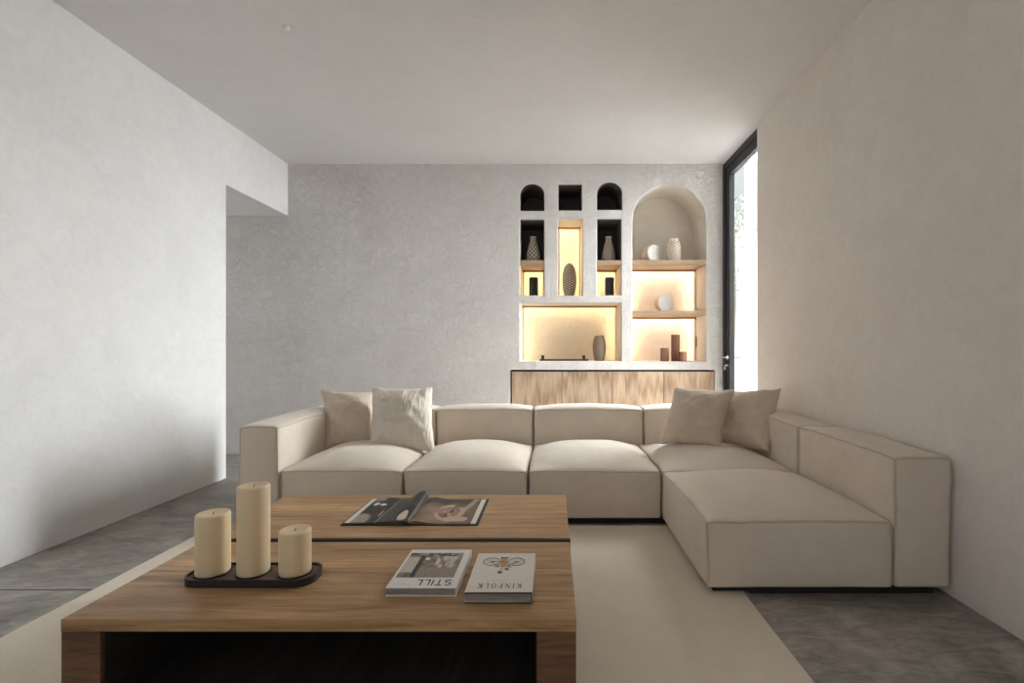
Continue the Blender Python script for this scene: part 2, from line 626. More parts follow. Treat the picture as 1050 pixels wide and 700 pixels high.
# left wall: long panel plus the lintel over the hall opening
b = nb()
box(b, XL - 0.12, XL, YR, HY, 0, ZC, bev=0.004)
box(b, XL - 0.12, XL, HY - 0.002, YB + 0.002, HZ, ZC, bev=0.0)
structure('wall_left', b, M['wall_l'])

b = nb()
box(b, XR, XR + 0.22, YR, DY0 - 0.11, 0, ZC + 0.05)
box(b, XR, XR + 0.028, DY0 - 0.112, DY0, 0, ZC + 0.05, bev=0.006)
structure('wall_right', b, M['wall_r'])

# unseen rear wall behind the camera; its wide window is sized for fill light
b = nb()
wx0, wx1, wz0, wz1 = -2.6, 1.4, 0.9, 2.6
box(b, XL - 0.12, wx0, YR - 0.2, YR, 0, ZC)
box(b, wx1, XR + 0.2, YR - 0.2, YR, 0, ZC)
box(b, wx0, wx1, YR - 0.2, YR, 0, wz0)
box(b, wx0, wx1, YR - 0.2, YR, wz1, ZC)
structure('wall_rear', b, M['wall_o'])
b = nb()
for x in (wx0, (wx0 + wx1) / 2, wx1 - 0.05):
    box(b, x, x + 0.05, YR - 0.13, YR - 0.07, wz0, wz1)
box(b, wx0, wx1, YR - 0.13, YR - 0.07, wz0, wz0 + 0.05)
box(b, wx0, wx1, YR - 0.13, YR - 0.07, wz1 - 0.05, wz1)
structure('window_1', b, M['blackmetal'])

# hall walls; the end wall has an unseen opening added to light the hall
b = nb()
box(b, HX, XL - 0.12, 2.3, 2.5, 0, HZ)
structure('wall_hall_near', b, M['wall_h'])
b = nb()
hy0, hy1, hz0, hz1 = 2.6, 5.4, 0.3, 2.5
box(b, HX - 0.2, HX, 2.3, hy0, 0, HZ)
box(b, HX - 0.2, HX, hy1, YB + 0.6, 0, HZ)
box(b, HX - 0.2, HX, hy0, hy1, 0, hz0)
box(b, HX - 0.2, HX, hy0, hy1, hz1, HZ)
structure('wall_hall_end', b, M['wall_h'])

# ---- back wall with its niches
S = YB / 495.0


def wx(px):
    return (px - 567) * S


def wz(py):
    return 1.2 + (357 - py) * S


def rect_loop(x0, x1, z0, z1):
    return [(x0, z0), (x1, z0), (x1, z1), (x0, z1)]


def arch_loop(x0, x1, z0, z1, seg=22, rise=None):
    r = (x1 - x0) / 2
    rise = rise or r
    cx = (x0 + x1) / 2
    pts = [(x0, z0), (x1, z0)]
    for k in range(seg + 1):
        a = math.pi * k / seg
        pts.append((cx + r * math.cos(a), z1 - rise + rise * math.sin(a)))
    return pts


ND = 0.5
niches = [
    # name, loop, depth, material index (1 dark, 2 light)
    ('A', arch_loop(wx(533.3), wx(558), wz(216), wz(188.6), rise=0.125), ND, 1),
    ('B', rect_loop(wx(572.6), wx(596.6), wz(215.6), wz(189.2)), ND, 1),
    ('C', arch_loop(wx(612.2), wx(637.8), wz(215), wz(186.8), rise=0.13), ND, 1),
    ('D', rect_loop(wx(533.3), wx(558), wz(302.8), wz(225)), ND, 2),
    ('E', rect_loop(wx(572.2), wx(597.6), wz(302.8), wz(224.4)), ND, 2),
    ('F', rect_loop(wx(612.2), wx(637.2), wz(302.8), wz(224.4)), ND, 2),
    ('G', rect_loop(wx(533.3), wx(637.2), wz(370.2), wz(310.5)), ND, 2),
    ('H', arch_loop(wx(648.4), wx(724.2), wz(370.6), wz(189)), ND, 2),
]
CX0, CX1, CZ = wx(523.2), wx(733), wz(379)
b = nb()
outer = [(HX, 0), (CX0, 0), (CX0, CZ), (CX1, CZ), (CX1, 0), (XR + 0.115, 0), (XR + 0.115, ZC + 0.05), (HX, ZC + 0.05)]
edges = []


def loop_verts(pts, y):
    return [b.verts.new((x, y, z)) for x, z in pts]


def loop_edges(vs):
    return [b.edges.new((vs[i], vs[(i + 1) % len(vs)])) for i in range(len(vs))]


ov = loop_verts(outer, YB)
edges += loop_edges(ov)
hole_info = []
CH = 0.007
for nm, pts, dep, mi in niches:
    cx = sum(p[0] for p in pts) / len(pts)
    zs = [p[1] for p in pts]
    cz = (min(zs) + max(zs)) / 2
    x0, x1 = min(p[0] for p in pts), max(p[0] for p in pts)
    big = [(cxx + (px - cxx) * (1 + 2 * CH / (x1 - x0)), cz + (pz - cz) * (1 + 2 * CH / (max(zs) - min(zs)))) for px, pz in pts for cxx in [(x0 + x1) / 2]]
    v0 = loop_verts(big, YB)
    edges += loop_edges(v0)
    hole_info.append((v0, pts, dep, mi, nm))
bmesh.ops.triangle_fill(b, edges=edges, use_beauty=True, use_dissolve=False, normal=(0, -1, 0))
for v0, pts, dep, mi, nm in hole_info:
    v1 = loop_verts(pts, YB + CH)
    v2 = loop_verts(pts, YB + dep)
    n = len(pts)
    for i in range(n):
        j = (i + 1) % n
        b.faces.new((v0[i], v0[j], v1[j], v1[i])).material_index = 0
        b.faces.new((v1[i], v1[j], v2[j], v2[i])).material_index = mi
    b.faces.new(v2).material_index = mi
# reveal of the cabinet recess and the back of the wall
for (xa, za), (xb, zb) in (((CX0, 0), (CX0, CZ)), ((CX0, CZ), (CX1, CZ)), ((CX1, CZ), (CX1, 0))):
    q = [b.verts.new(p) for p in ((xa, YB, za), (xb, YB, zb), (xb, YB + 0.5, zb), (xa, YB + 0.5, za))]
    b.faces.new(q)
q = [b.verts.new(p) for p in ((HX, YB + 0.62, 0), (XR + 0.115, YB + 0.62, 0), (XR + 0.115, YB + 0.62, ZC + 0.05), (HX, YB + 0.62, ZC + 0.05))]
b.faces.new(q)
q = [b.verts.new(p) for p in ((XR + 0.115, YB, 0), (XR + 0.115, YB + 0.62, 0), (XR + 0.115, YB + 0.62, ZC + 0.05), (XR + 0.115, YB, ZC + 0.05))]
b.faces.new(q)
bmesh.ops.remove_doubles(b, verts=b.verts, dist=1e-5)
structure('wall_back', b, None, mats=[M['wall_b'], M['dark'], M['niche']])

# lining added to put deep shade into the two upper compartments
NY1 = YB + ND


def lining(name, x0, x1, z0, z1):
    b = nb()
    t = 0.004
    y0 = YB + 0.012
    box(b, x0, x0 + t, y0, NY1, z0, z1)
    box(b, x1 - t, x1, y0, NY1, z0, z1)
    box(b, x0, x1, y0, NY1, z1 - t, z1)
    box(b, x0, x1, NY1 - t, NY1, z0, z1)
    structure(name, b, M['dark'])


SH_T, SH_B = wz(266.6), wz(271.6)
lining('shade_trim_1', wx(533.3), wx(558), SH_T, wz(225))
lining('shade_trim_2', wx(612.2), wx(637.2), SH_T, wz(224.4))


# ---- lit shelves and LED profiles
def led_set(parent, x0, x1, z_top, z_bot, lm, sides=True, baf=0.022, power=None):
    """bronze profile hanging along the back of a soffit with the strip behind it, plus side profiles"""
    y = NY1 - 0.12
    b = nb()
    box(b, x0, x1, y, y + 0.006, z_top - baf, z_top)
    p = obj('light_profile', b, M['baffle'], parent)
    b = nb()
    box(b, x0 + 0.01, x1 - 0.01, y + 0.010, y + 0.022, z_top - 0.014, z_top - 0.004)
    obj('led_strip', b, lm, p)
    if sides:
        for x, s in ((x0, 1), (x1, -1)):
            b = nb()
            xa, xb = sorted((x, x + s * 0.022))
            box(b, xa, xb, y, y + 0.006, z_bot, z_top - baf)
            q = obj('light_profile', b, M['niche'], parent)
            b = nb()
            xa, xb = sorted((x + s * 0.004, x + s * 0.012))
            box(b, xa, xb, y + 0.012, y + 0.022, z_bot + 0.01, z_top - baf)
            obj('led_strip', b, lm, q)


def shelf(px0, px1, py_t, py_b, label, lm, z_bot, group=None):
    x0, x1, zt, zb = wx(px0), wx(px1), wz(py_t), wz(py_b)
    t = empty('wall_shelf', ((x0 + x1) / 2, YB + ND / 2, zb), label, 'shelf', group)
    b = nb()
    box(b, x0 + 0.001, x1 - 0.001, YB + 0.004, NY1 - 0.002, zb, zt, bev=0.002)
    obj('shelf_board', b, M['shelf'], t)
    led_set(t, x0 + 0.001, x1 - 0.001, zb, z_bot, lm)
    return t


shelf(533.3, 558, 266.6, 271.6, 'small oak shelf in the left narrow niche, a pale patterned vase on it', M['led'], wz(302.8), 'oak niche shelves')
shelf(612.2, 637.2, 266.6, 271.6, 'small oak shelf in the narrow niche just left of the big arched niche', M['led'], wz(302.8), 'oak niche shelves')
shelf(648.4, 724.2, 266.4, 271, 'upper long oak shelf in the big arched niche, under a white jar', M['led_h'], wz(318.4), 'oak niche shelves')
shelf(648.4, 724.2, 318.4, 323, 'lower long oak shelf in the big arched niche, above three wooden cylinders', M['led_h'], wz(370.6), 'oak niche shelves')


def led_thing(px0, px1, py_t, py_b, label):
    x0, x1, zt, zb = wx(px0), wx(px1), wz(py_t), wz(py_b)
    t = empty('light_fitting', ((x0 + x1) / 2, NY1 - 0.05, zt - 0.02), label, 'light')
    led_set(t, x0 + 0.001, x1 - 0.001, zt, zb, M['led'])


led_thing(572.2, 597.6, 224.4, 302.8, 'warm hidden strip light framing the tall middle niche')
led_thing(533.3, 637.2, 310.5, 370.2, 'warm hidden strip light along the top and sides of the wide low niche')

# ---- fitted cabinet under the niches
t = empty('cabinet', ((CX0 + CX1) / 2, YB + 0.25, 0), 'built-in light oak cabinet with flat doors below the wall niches', 'cabinet')
b = nb()
box(b, CX0 + 0.012, CX1 - 0.004, YB + 0.035, YB + 0.5, 0.0, CZ - 0.012)
obj('body', b, M['table_in'], t)  # body coloured near-black so the door gaps read as shadow lines
seams = [CX0 + 0.014, wx(576), wx(628), wx(681), CX1 - 0.006]
for i in range(4):
    b = nb()
    box(b, seams[i] + 0.003, seams[i + 1] - 0.003, YB + 0.012, YB + 0.034, 0.08, CZ - 0.022, bev=0.002)
    obj('door', b, M['cab'], t)

# ---- glass door in the right wall, by the back corner
FX = XR + 0.032
t = empty('door_1', (XR + 0.05, (DY0 + YB) / 2, 0), None, None)
tag(t, kind='structure')
b = nb()
zt = 3.285
box(b, XR + 0.003, FX + 0.08, YB - 0.07, YB - 0.002, 0, zt, bev=0.003)
box(b, FX, FX + 0.08, DY0 - 0.105, DY0 - 0.06, 0, zt, bev=0.003)
box(b, XR + 0.003, FX + 0.08, DY0 - 0.0, YB - 0.07, zt - 0.07, zt, bev=0.003)
box(b, FX, FX + 0.08, DY0 - 0.06, DY0, zt - 0.07, zt)
box(b, FX, FX + 0.08, DY0 - 0.06, YB - 0.07, 0, 0.03)
obj('door_frame', b, M['blackmetal'], t)
b = nb()
LX0, LX1 = FX - 0.016, FX + 0.044
box(b, LX0, LX1, YB - 0.175, YB - 0.074, 0.035, zt - 0.075, bev=0.004)
box(b, FX, LX1, DY0 - 0.056, DY0 - 0.004, 0.035, zt - 0.075)
box(b, LX0, LX1, DY0 + 0.001, YB - 0.175, zt - 0.165, zt - 0.075, bev=0.004)
box(b, LX0, LX1, DY0 + 0.001, YB - 0.175, 0.035, 0.13, bev=0.004)
leaf = obj('door_leaf', b, M['blackmetal'], t)
b = nb()
box(b, LX0 + 0.026, LX0 + 0.034, DY0 - 0.005, YB - 0.175, 0.13, zt - 0.165)
obj('glass_pane', b, M['glass'], t)
b = nb()
hy, hz = YB - 0.125, 1.10
for s, x in ((-1, LX0), (1, LX1)):
    lathe(b, [(0.024, 0), (0.024, 0.008)], (0, 0, 0), 20)
    vs = [v for v in b.verts if v.tag is False]
    for v in vs:
        c = v.co.copy()
        v.co = Vector((x + s * c.z, hy + c.x, hz + c.y))
        v.tag = True
    tube(b, [(x, hy, hz), (x + s * 0.045, hy, hz), (x + s * 0.055, hy - 0.01, hz), (x + s * 0.055, hy - 0.13, hz)], 0.009, 10)
    for v in b.verts:
        v.tag = True
obj('door_handle', b, M['steel'], leaf, smooth=True)
b = nb()
tube(b, [(LX0 - 0.012, hy, hz - 0.09), (LX0 + 0.002, hy, hz - 0.09)], 0.014, 14)
box(b, LX0 - 0.034, LX0 - 0.010, hy - 0.002, hy + 0.002, hz - 0.097, hz - 0.083)
tube(b, [(LX0 - 0.034, hy, hz - 0.105), (LX0 - 0.032, hy, hz - 0.14)], 0.010, 10)
obj('lock_and_key', b, M['steel'], leaf)

# ---- outdoors beyond the door
b = nb()
box(b, XR + 0.25, 14, -6, 16, -0.2, -0.06)
structure('exterior_ground', b, M['ground'])
b = nb()
box(b, 3.49, 5.2, 9.0, 9.3, -0.06, 3.38)
box(b, 3.49, 5.2, 8.8, 9.3, 3.38, 4.62, mi=1)
structure('exterior_wall', b, None, mats=[M['extwall'], M['extgrey']])

random.seed(4)
t = empty('tree', (3.15, 8.4, -0.06), 'slim leafy tree outside the glass door', 'tree')
b = nb()
tube(b, [(3.15, 8.4, -0.06), (3.13, 8.4, 1.0), (3.17, 8.4, 2.0), (3.15, 8.4, 3.4)], 0.025, 8)
obj('trunk', b, M['bark'], t)
b = nb()
for i in range(420):
    a = random.random() * 2 * math.pi
    r = 0.20 * math.sqrt(random.random())
    z = 2.2 + 1.6 * random.random()
    c = Vector((3.17 + r * math.cos(a), 8.4 + r * math.sin(a), z))
    d = Vector((random.uniform(-1, 1), random.uniform(-1, 1), random.uniform(-1, 1))).normalized()
    e = d.orthogonal().normalized()
    l = random.uniform(0.03, 0.06)
    q = [b.verts.new(c + d * l), b.verts.new(c + e * l * 0.4), b.verts.new(c - d * l), b.verts.new(c - e * l * 0.4)]
    b.faces.new(q)
obj('foliage', b, M['leaf'], t)

# ================================================================== RUG
b = nb()
nx, ny = 80, 60
rx0, rx1, ry0, ry1 = -2.27, 0.93, 0.35, 3.24


def rug_e(s, k):
    return 0.004 * noise.noise(Vector((s * 3.1, k, 0.3)))


g = []
for j in range(ny + 1):
    row = []
    for i in range(nx + 1):
        u, v = i / nx, j / ny
        x = rx0 + (rx1 - rx0) * u + rug_e(v * 4, 1) * (1 if i in (0, nx) else 0.3)
        y = ry0 + (ry1 - ry0) * v + rug_e(u * 4, 5) * (1 if j in (0, ny) else 0.3)
        z = 0.011 + 0.0008 * noise.noise(Vector((x * 6, y * 6, 0)))
        row.append(b.verts.new((x, y, z)))
    g.append(row)
for j in range(ny):
    for i in range(nx):
        b.faces.new((g[j][i], g[j][i + 1], g[j + 1][i + 1], g[j + 1][i]))
ring = [g[0][i] for i in range(nx + 1)] + [g[j][nx] for j in range(1, ny + 1)] + [g[ny][i] for i in range(nx - 1, -1, -1)] + [g[j][0] for j in range(ny - 1, 0, -1)]
low = [b.verts.new((v.co.x, v.co.y, 0.0005)) for v in ring]
for i in range(len(ring)):
    j = (i + 1) % len(ring)
    b.faces.new((ring[i], low[i], low[j], ring[j]))
tag(obj('rug', b, M['rug'], origin=((rx0 + rx1) / 2, (ry0 + ry1) / 2, 0), autos=50), 'large plain cream wool rug under the coffee tables', 'rug')

# ================================================================== SOFA
SX0, SX1 = -2.135, 1.918
SYF, SYB = 3.262, 4.48
CHF = 2.315
ZB = 0.045
sofa = empty('sectional_sofa', (-0.1, 3.9, 0), 'long cream linen L-shaped sectional sofa with chaise end along the right wall', 'sofa')


def spacing(n, k=0.72):
    out = []
    for i in range(n + 1):
        t = -1 + 2 * i / n
        out.append(math.copysign(1 - (1 - abs(t)) ** (1 / k), t) if t else 0.0)
    # cluster towards the ends
    return [math.sin(math.pi / 2 * (-1 + 2 * i / n)) for i in range(n + 1)]


def cushion(name, x0, x1, y0, y1, z0, z1, dome=0.03, side=0.008, seed=0, r=0.018, parent=sofa, n=26, pexp=3.0,
            pipe_r=0.0068, wave=0.009):
    C = Vector(((x0 + x1) / 2, (y0 + y1) / 2, (z0 + z1) / 2))
    H = Vector(((x1 - x0) / 2 - 0.007, (y1 - y0) / 2 - 0.007, (z1 - z0) / 2))

    def P(u, v, w_):
        p = Vector((u * H.x, v * H.y, w_ * H.z))
        q = Vector((max(-H.x + r, min(H.x - r, p.x)), max(-H.y + r, min(H.y - r, p.y)), max(-H.z + r, min(H.z - r, p.z))))
        d = p - q
        if d.length > 1e-9:
            mx = max(abs(d.x), abs(d.y), abs(d.z))
            p = q + d.normalized() * mx if d.length > mx else p
        top = max(0.0, (w_ + 1) / 2) ** 6
        p.z += dome * (1 - abs(u) ** pexp) * (1 - abs(v) ** pexp) * top
        # corners of the top sag slightly
        p.z -= 0.006 * (abs(u) ** 6) * (abs(v) ** 6) * top
        fw = (1 - w_ * w_)
        p.x += side * u * abs(u) ** 3 * (1 - v * v) * fw
        p.y += side * v * abs(v) ** 3 * (1 - u * u) * fw
        wp = C + p
        nz = noise.noise_vector(wp * 3.2 + Vector((seed * 7.3, seed * 1.7, 0)))
        n2 = noise.noise_vector(wp * 11 + Vector((0, seed * 3.1, seed)))
        amp = wave * (0.25 + 0.75 * min(1.0, (w_ + 1)))
        return wp + Vector((nz.x, nz.y, nz.z * 0.8)) * amp + n2 * (amp * 0.35)

    b = nb()
    s = spacing(n)
    cache = {}

    def V(u, v, w_):
        k = (round(u, 6), round(v, 6), round(w_, 6))
        if k not in cache:
            cache[k] = b.verts.new(P(u, v, w_))
        return cache[k]

    for i in range(n):
        for j in range(n):
            a0, a1, c0, c1 = s[i], s[i + 1], s[j], s[j + 1]
            for w_ in (-1.0, 1.0):
                b.faces.new((V(a0, c0, w_), V(a1, c0, w_), V(a1, c1, w_), V(a0, c1, w_)))
                b.faces.new((V(a0, w_, c0), V(a1, w_, c0), V(a1, w_, c1), V(a0, w_, c1)))
                b.faces.new((V(w_, a0, c0), V(w_, a1, c0), V(w_, a1, c1), V(w_, a0, c1)))
    o = obj(name, b, M['sofa'], parent, smooth=True)
    b = nb()
    ss = [-1 + 2 * i / 34 for i in range(35)]
    for p1 in (-1, 1):
        for p2 in (-1, 1):
            cen = C
            for path in ([(t, p1, p2) for t in ss], [(p1, t, p2) for t in ss], [(p1, p2, t) for t in ss]):
                if path[0][2] == path[-1][2] == -1:
                    continue
                pts = []
                for q in path:
                    pt = P(*q)
                    pts.append(pt)
                tube(b, pts, pipe_r, 6)
    obj('piping', b, M['pipe'], o, smooth=True)
    return o


mod = [-1.852, -1.015, -0.171, 0.735]
BX = 1.637       # front face of the wall-side backs
BYF = 4.19       # front face of the rear backs
# armrest
cushion('armrest', SX0, mod[0], SYF, SYB, ZB, 0.672, dome=0.030, side=0.016, seed=1, pexp=2.6, r=0.022)
# seats
for i in range(3):
    cushion('seat', mod[i], mod[i + 1], SYF, BYF, ZB, 0.37, dome=0.095, side=0.012, seed=2 + i, pexp=2.8)
cushion('seat', mod[3], BX, SYF, BYF, ZB, 0.37, dome=0.085, side=0.006, seed=6, pexp=2.8)
cushion('seat', mod[3], BX, CHF, SYF, ZB, 0.37, dome=0.085, side=0.014, seed=7, pexp=2.6)
# backs
for i in range(3):
    cushion('backrest', mod[i], mod[i + 1] + (0.055 if i == 2 else 0), BYF, SYB, ZB, 0.672, dome=0.03, side=0.012, seed=10 + i, pexp=2.6, r=0.022)
cushion('backrest', mod[3] + 0.055, BX, BYF, SYB, ZB, 0.672, dome=0.03, side=0.008, seed=14, pexp=2.6, r=0.022)
cushion('backrest', BX, SX1, SYF - 0.03, SYB, ZB, 0.678, dome=0.025, side=0.012, seed=15, pexp=2.6, r=0.022)
cushion('backrest', BX, SX1, CHF, SYF - 0.03, ZB, 0.680, dome=0.025, side=0.014, seed=16, pexp=2.6, r=0.022)
b = nb()
box(b, SX0 + 0.05, SX1 - 0.05, SYF + 0.05, SYB - 0.05, 0.0, ZB + 0.02)
box(b, 0.97, SX1 - 0.05, CHF + 0.05, SYF + 0.06, 0.0, ZB + 0.02)
box(b, 0.785, 0.97, CHF + 0.05, SYF - 0.03, 0.0125, ZB + 0.02)
obj('plinth', b, M['base'], sofa)


# ================================================================== PILLOWS
def pillow(name, corners, thick, mat, label, seed, bend=0.05, push=(0, -1, 0), wr=0.006, lift=0):
    TL, TR, BR, BL = [Vector(c) for c in corners]
    c0 = (TL + TR + BR + BL) / 4
    nrm = (TR - TL + BR - BL).cross(TL - BL + TR - BR).normalized()
    if nrm.dot(Vector(push)) < 0:
        nrm.negate()
    b = nb()
    n = 40
    s = [math.sin(math.pi / 2 * (-1 + 2 * i / n)) for i in range(n + 1)]

    def P(u, v, side):
        # edges draw inwards between the corners
        rn = Vector((u * 3 + seed * 5, v * 3, 9))
        uu = u * (1 - bend * (1 - v * v) * abs(u) ** 2)
        vv = v * (1 - bend * (1 - u * u) * abs(v) ** 2)
        uu += 0.030 * noise.noise(rn) * abs(u) ** 4 + 0.012 * noise.noise(rn * 3) * abs(u) ** 8
        vv += 0.030 * noise.noise(rn + Vector((7, 7, 7))) * abs(v) ** 4 + 0.012 * noise.noise(rn * 3.3) * abs(v) ** 8
        a, c = (uu + 1) / 2, (vv + 1) / 2
        p = (BL * (1 - a) + BR * a) * (1 - c) + (TL * (1 - a) + TR * a) * c
        f = max(0, (1 - u * u)) ** 0.55 * max(0, (1 - v * v)) ** 0.55
        edge = max(abs(u), abs(v))
        q = Vector((u * 2.2 + seed * 9, v * 2.2, side * 3))
        wv = noise.noise(q) * 0.6 + 0.4 * noise.noise(q * 3.1)
        # radial tucks near the rim
        ang = math.atan2(v, u)
        tuck = noise.noise(Vector((ang * 5.0, seed * 3.3, side))) * (edge ** 5) * (1 - edge ** 14)
        return p + nrm * side * (thick * 1.5 * f * (1 + 0.3 * wv) + 0.0025 * (1 - edge ** 20)) + nrm * (wr * 1.5 * noise.noise(q * 0.8 + Vector((0, 0, 50)))) + nrm * tuck * 0.018

    grids = []
    for side in (1, -1):
        grids.append([[P(u, v, side) for u in s] for v in s])
    vg = []
    top = [[b.verts.new(p) for p in row] for row in grids[0]]
    bot = []
    for j in range(n + 1):
        row = []
        for i in range(n + 1):
            if i in (0, n) or j in (0, n):
                top[j][i].co = (top[j][i].co + grids[1][j][i]) / 2
                row.append(top[j][i])
            else:
                row.append(b.verts.new(grids[1][j][i]))
        bot.append(row)
    for j in range(n):
        for i in range(n):
            b.faces.new((top[j][i], top[j][i + 1], top[j + 1][i + 1], top[j + 1][i]))
            b.faces.new((bot[j][i], bot[j + 1][i], bot[j + 1][i + 1], bot[j][i + 1]))
    base = (BL + BR) / 2
    rim = [top[0][i].co.copy() for i in range(n)] + [top[j][n].co.copy() for j in range(n)] + [top[n][i].co.copy() for i in range(n, 0, -1)] + [top[j][0].co.copy() for j in range(n, 0, -1)]
    o = tag(obj(name, b, mat, origin=base, smooth=True), label, 'cushion', 'throw pillows on the sofa')
    b = nb()
    tube(b, rim, 0.0028, 6, closed=True)
    obj('edge_seam', b, mat, o, smooth=True)
    return o


pillow('throw_pillow', [(-1.985, 4.13, .85), (-1.52, 4.13, .83), (-1.46, 3.92, .41), (-1.835, 3.88, .39)], 0.075, M['pil1'],
       'plain tan linen pillow, leftmost on the sofa beside the armrest', 1, bend=0.10)
pillow('throw_pillow', [(-1.51, 4.02, .875), (-1.00, 4.02, .875), (-.925, 3.80, .38), (-1.45, 3.80, .41)], 0.085, M['pil2'],
       'crinkled pale linen pillow, second from the left end of the sofa', 2, bend=0.07, wr=0.012)
pillow('throw_pillow', [(1.005, 3.98, .875), (1.475, 3.92, .865), (1.27, 3.66, .445), (.83, 3.84, .44)], 0.080, M['pil1'],
       'tan linen pillow in the sofa corner, in front of another pillow', 3, bend=0.08)
pillow('throw_pillow', [(1.47, 4.14, .835), (1.80, 3.80, .885), (1.61, 3.60, .43), (1.30, 3.98, .43)], 0.080, M['pil1'],
       'tan linen pillow leaning on the wall-side backrest, rightmost on the sofa', 4, bend=0.08, push=(-1, -1, 0))

# ================================================================== COFFEE TABLES
TT = 0.37


def coffee_table(x0, x1, y0, y1, label):
    t = empty('coffee_table', ((x0 + x1) / 2, (y0 + y1) / 2, 0.0115), label, 'table', 'pair of oak coffee tables')
    z0 = 0.0125
    sl = 0.038
    b = nb()
    box(b, x0, x1, y0, y1, TT - sl, TT, bev=0.0025)
    obj('tabletop', b, M['table'], t)
    for xa, xb in ((x0 + 0.001, x0 + 0.121), (x1 - 0.121, x1 - 0.001)):
        b = nb()
        box(b, xa, xb, y0 + 0.001, y1 - 0.001, z0, TT - sl, bev=0.002)
        obj('side_panel', b, M['table_side'], t)
    b = nb()
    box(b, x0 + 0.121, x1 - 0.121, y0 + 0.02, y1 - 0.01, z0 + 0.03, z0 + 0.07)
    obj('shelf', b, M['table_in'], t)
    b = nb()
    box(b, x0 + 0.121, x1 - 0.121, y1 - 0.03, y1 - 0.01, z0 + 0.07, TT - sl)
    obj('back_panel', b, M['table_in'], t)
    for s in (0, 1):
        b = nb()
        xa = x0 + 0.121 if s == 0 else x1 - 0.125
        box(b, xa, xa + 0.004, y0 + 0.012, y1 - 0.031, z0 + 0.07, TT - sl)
        obj('shade_lining', b, M['table_in'], t)  # thin lining added to darken the inner faces as if in shade
    return t


coffee_table(-1.508, 0.072, 1.478, 2.072, 'low oak coffee table nearest the camera, with candle tray and two closed books')
t = coffee_table(-1.508, 0.072, 2.117, 2.739, 'low oak coffee table nearer the sofa, with an open book on it')
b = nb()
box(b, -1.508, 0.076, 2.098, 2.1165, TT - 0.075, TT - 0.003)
obj('gap_strip', b, M['base'], t)  # black strip added so the gap between the tables reads dark

# ================================================================== CANDLES AND TRAY
ty0, ty1, tx0, tx1 = 1.672, 1.815, -1.304, -0.846
t = empty('candle_tray', ((tx0 + tx1) / 2, (ty0 + ty1) / 2, TT), 'long dark wooden tray with rounded ends under the three pillar candles', 'tray')


def stadium(x0, x1, y0, y1, r, n=12):
    pts = []
    for cx, cy, a0 in ((x1 - r, y0 + r, -90), (x1 - r, y1 - r, 0), (x0 + r, y1 - r, 90), (x0 + r, y0 + r, 180)):
        for k in range(n + 1):
            a = R(a0 + 90 * k / n)
            pts.append((cx + r * math.cos(a), cy + r * math.sin(a)))
    return pts


def rim_ring(b, outer, inner, z0, z1):
    n = len(outer)
    A = [b.verts.new((x, y, z0)) for x, y in outer]
    B = [b.verts.new((x, y, z1)) for x, y in outer]
    Ci = [b.verts.new((x, y, z1)) for x, y in inner]
    D = [b.verts.new((x, y, z0)) for x, y in inner]
    for i in range(n):
        j = (i + 1) % n
        for p, q in ((A, B), (B, Ci), (Ci, D), (D, A)):
            b.faces.new((p[i], p[j], q[j], q[i]))


b = nb()
rim_ring(b, stadium(tx0, tx1, ty0, ty1, 0.055), stadium(tx0 + 0.007, tx1 - 0.007, ty0 + 0.007, ty1 - 0.007, 0.048), TT + 0.0005, TT + 0.027)
obj('tray_rim', b, M['tray_rim'], t, autos=40)
b = nb()
prism(b, stadium(tx0 + 0.007, tx1 - 0.007, ty0 + 0.007, ty1 - 0.007, 0.048), TT + 0.0005, TT + 0.020)
for xx in (-1.147, -0.991):
    pass
obj('tray_base', b, M['tray'], t)
for xx, rr in ((-1.230, 0.0575), (-1.083, 0.0555), (-0.933, 0.0565)):
    b = nb()
    lathe(b, [(rr, 0.0195), (rr, 0.0255), (rr + 0.0025, 0.0255), (rr + 0.0025, 0.0195)], (xx, 1.747, TT), 48, cap=False)
    obj('recess_shadow_ring', b, M['tray_rim'], t, autos=40)  # thin black ring stands in for the recess shadow around each candle


def candle(x, y, d, h, label, seed):
    z = TT + 0.0205
    t = empty('pillar_candle', (x, y, z), label, 'candle', 'pillar candles on the tray')
    b = nb()
    r = d / 2
    prof = [(r - 0.004, 0), (r - 0.001, 0.003)] + [(r, 0.006 + (h - 0.014) * k / 10) for k in range(11)]
    prof += [(r - 0.001, h - 0.004), (r - 0.004, h - 0.001), (r - 0.008, h), (r * 0.7, h - 0.004), (r * 0.35, h - 0.007), (r * 0.08, h - 0.008)]
    lathe(b, prof, (x, y, z), 56, fn=lambda th, i, rr, zz: rr * (1 + 0.006 * noise.noise(Vector((math.cos(th) * 2, math.sin(th) * 2, zz * 9 + seed)))))
    obj('wax_body', b, M['wax'], t, autos=60)
    b = nb()
    tube(b, [(x, y, z + h - 0.009), (x + 0.001, y, z + h - 0.002), (x + 0.002, y, z + h + 0.003)], 0.0016, 6)
    obj('wick', b, M['wick'], t)


candle(-1.230, 1.747, 0.109, 0.216, 'medium height ivory pillar candle, left of the tallest one', 1)
candle(-1.083, 1.747, 0.105, 0.316, 'tallest ivory pillar candle in the middle of the tray', 5)
candle(-0.933, 1.747, 0.107, 0.157, 'shortest ivory pillar candle at the right of the tray', 9)


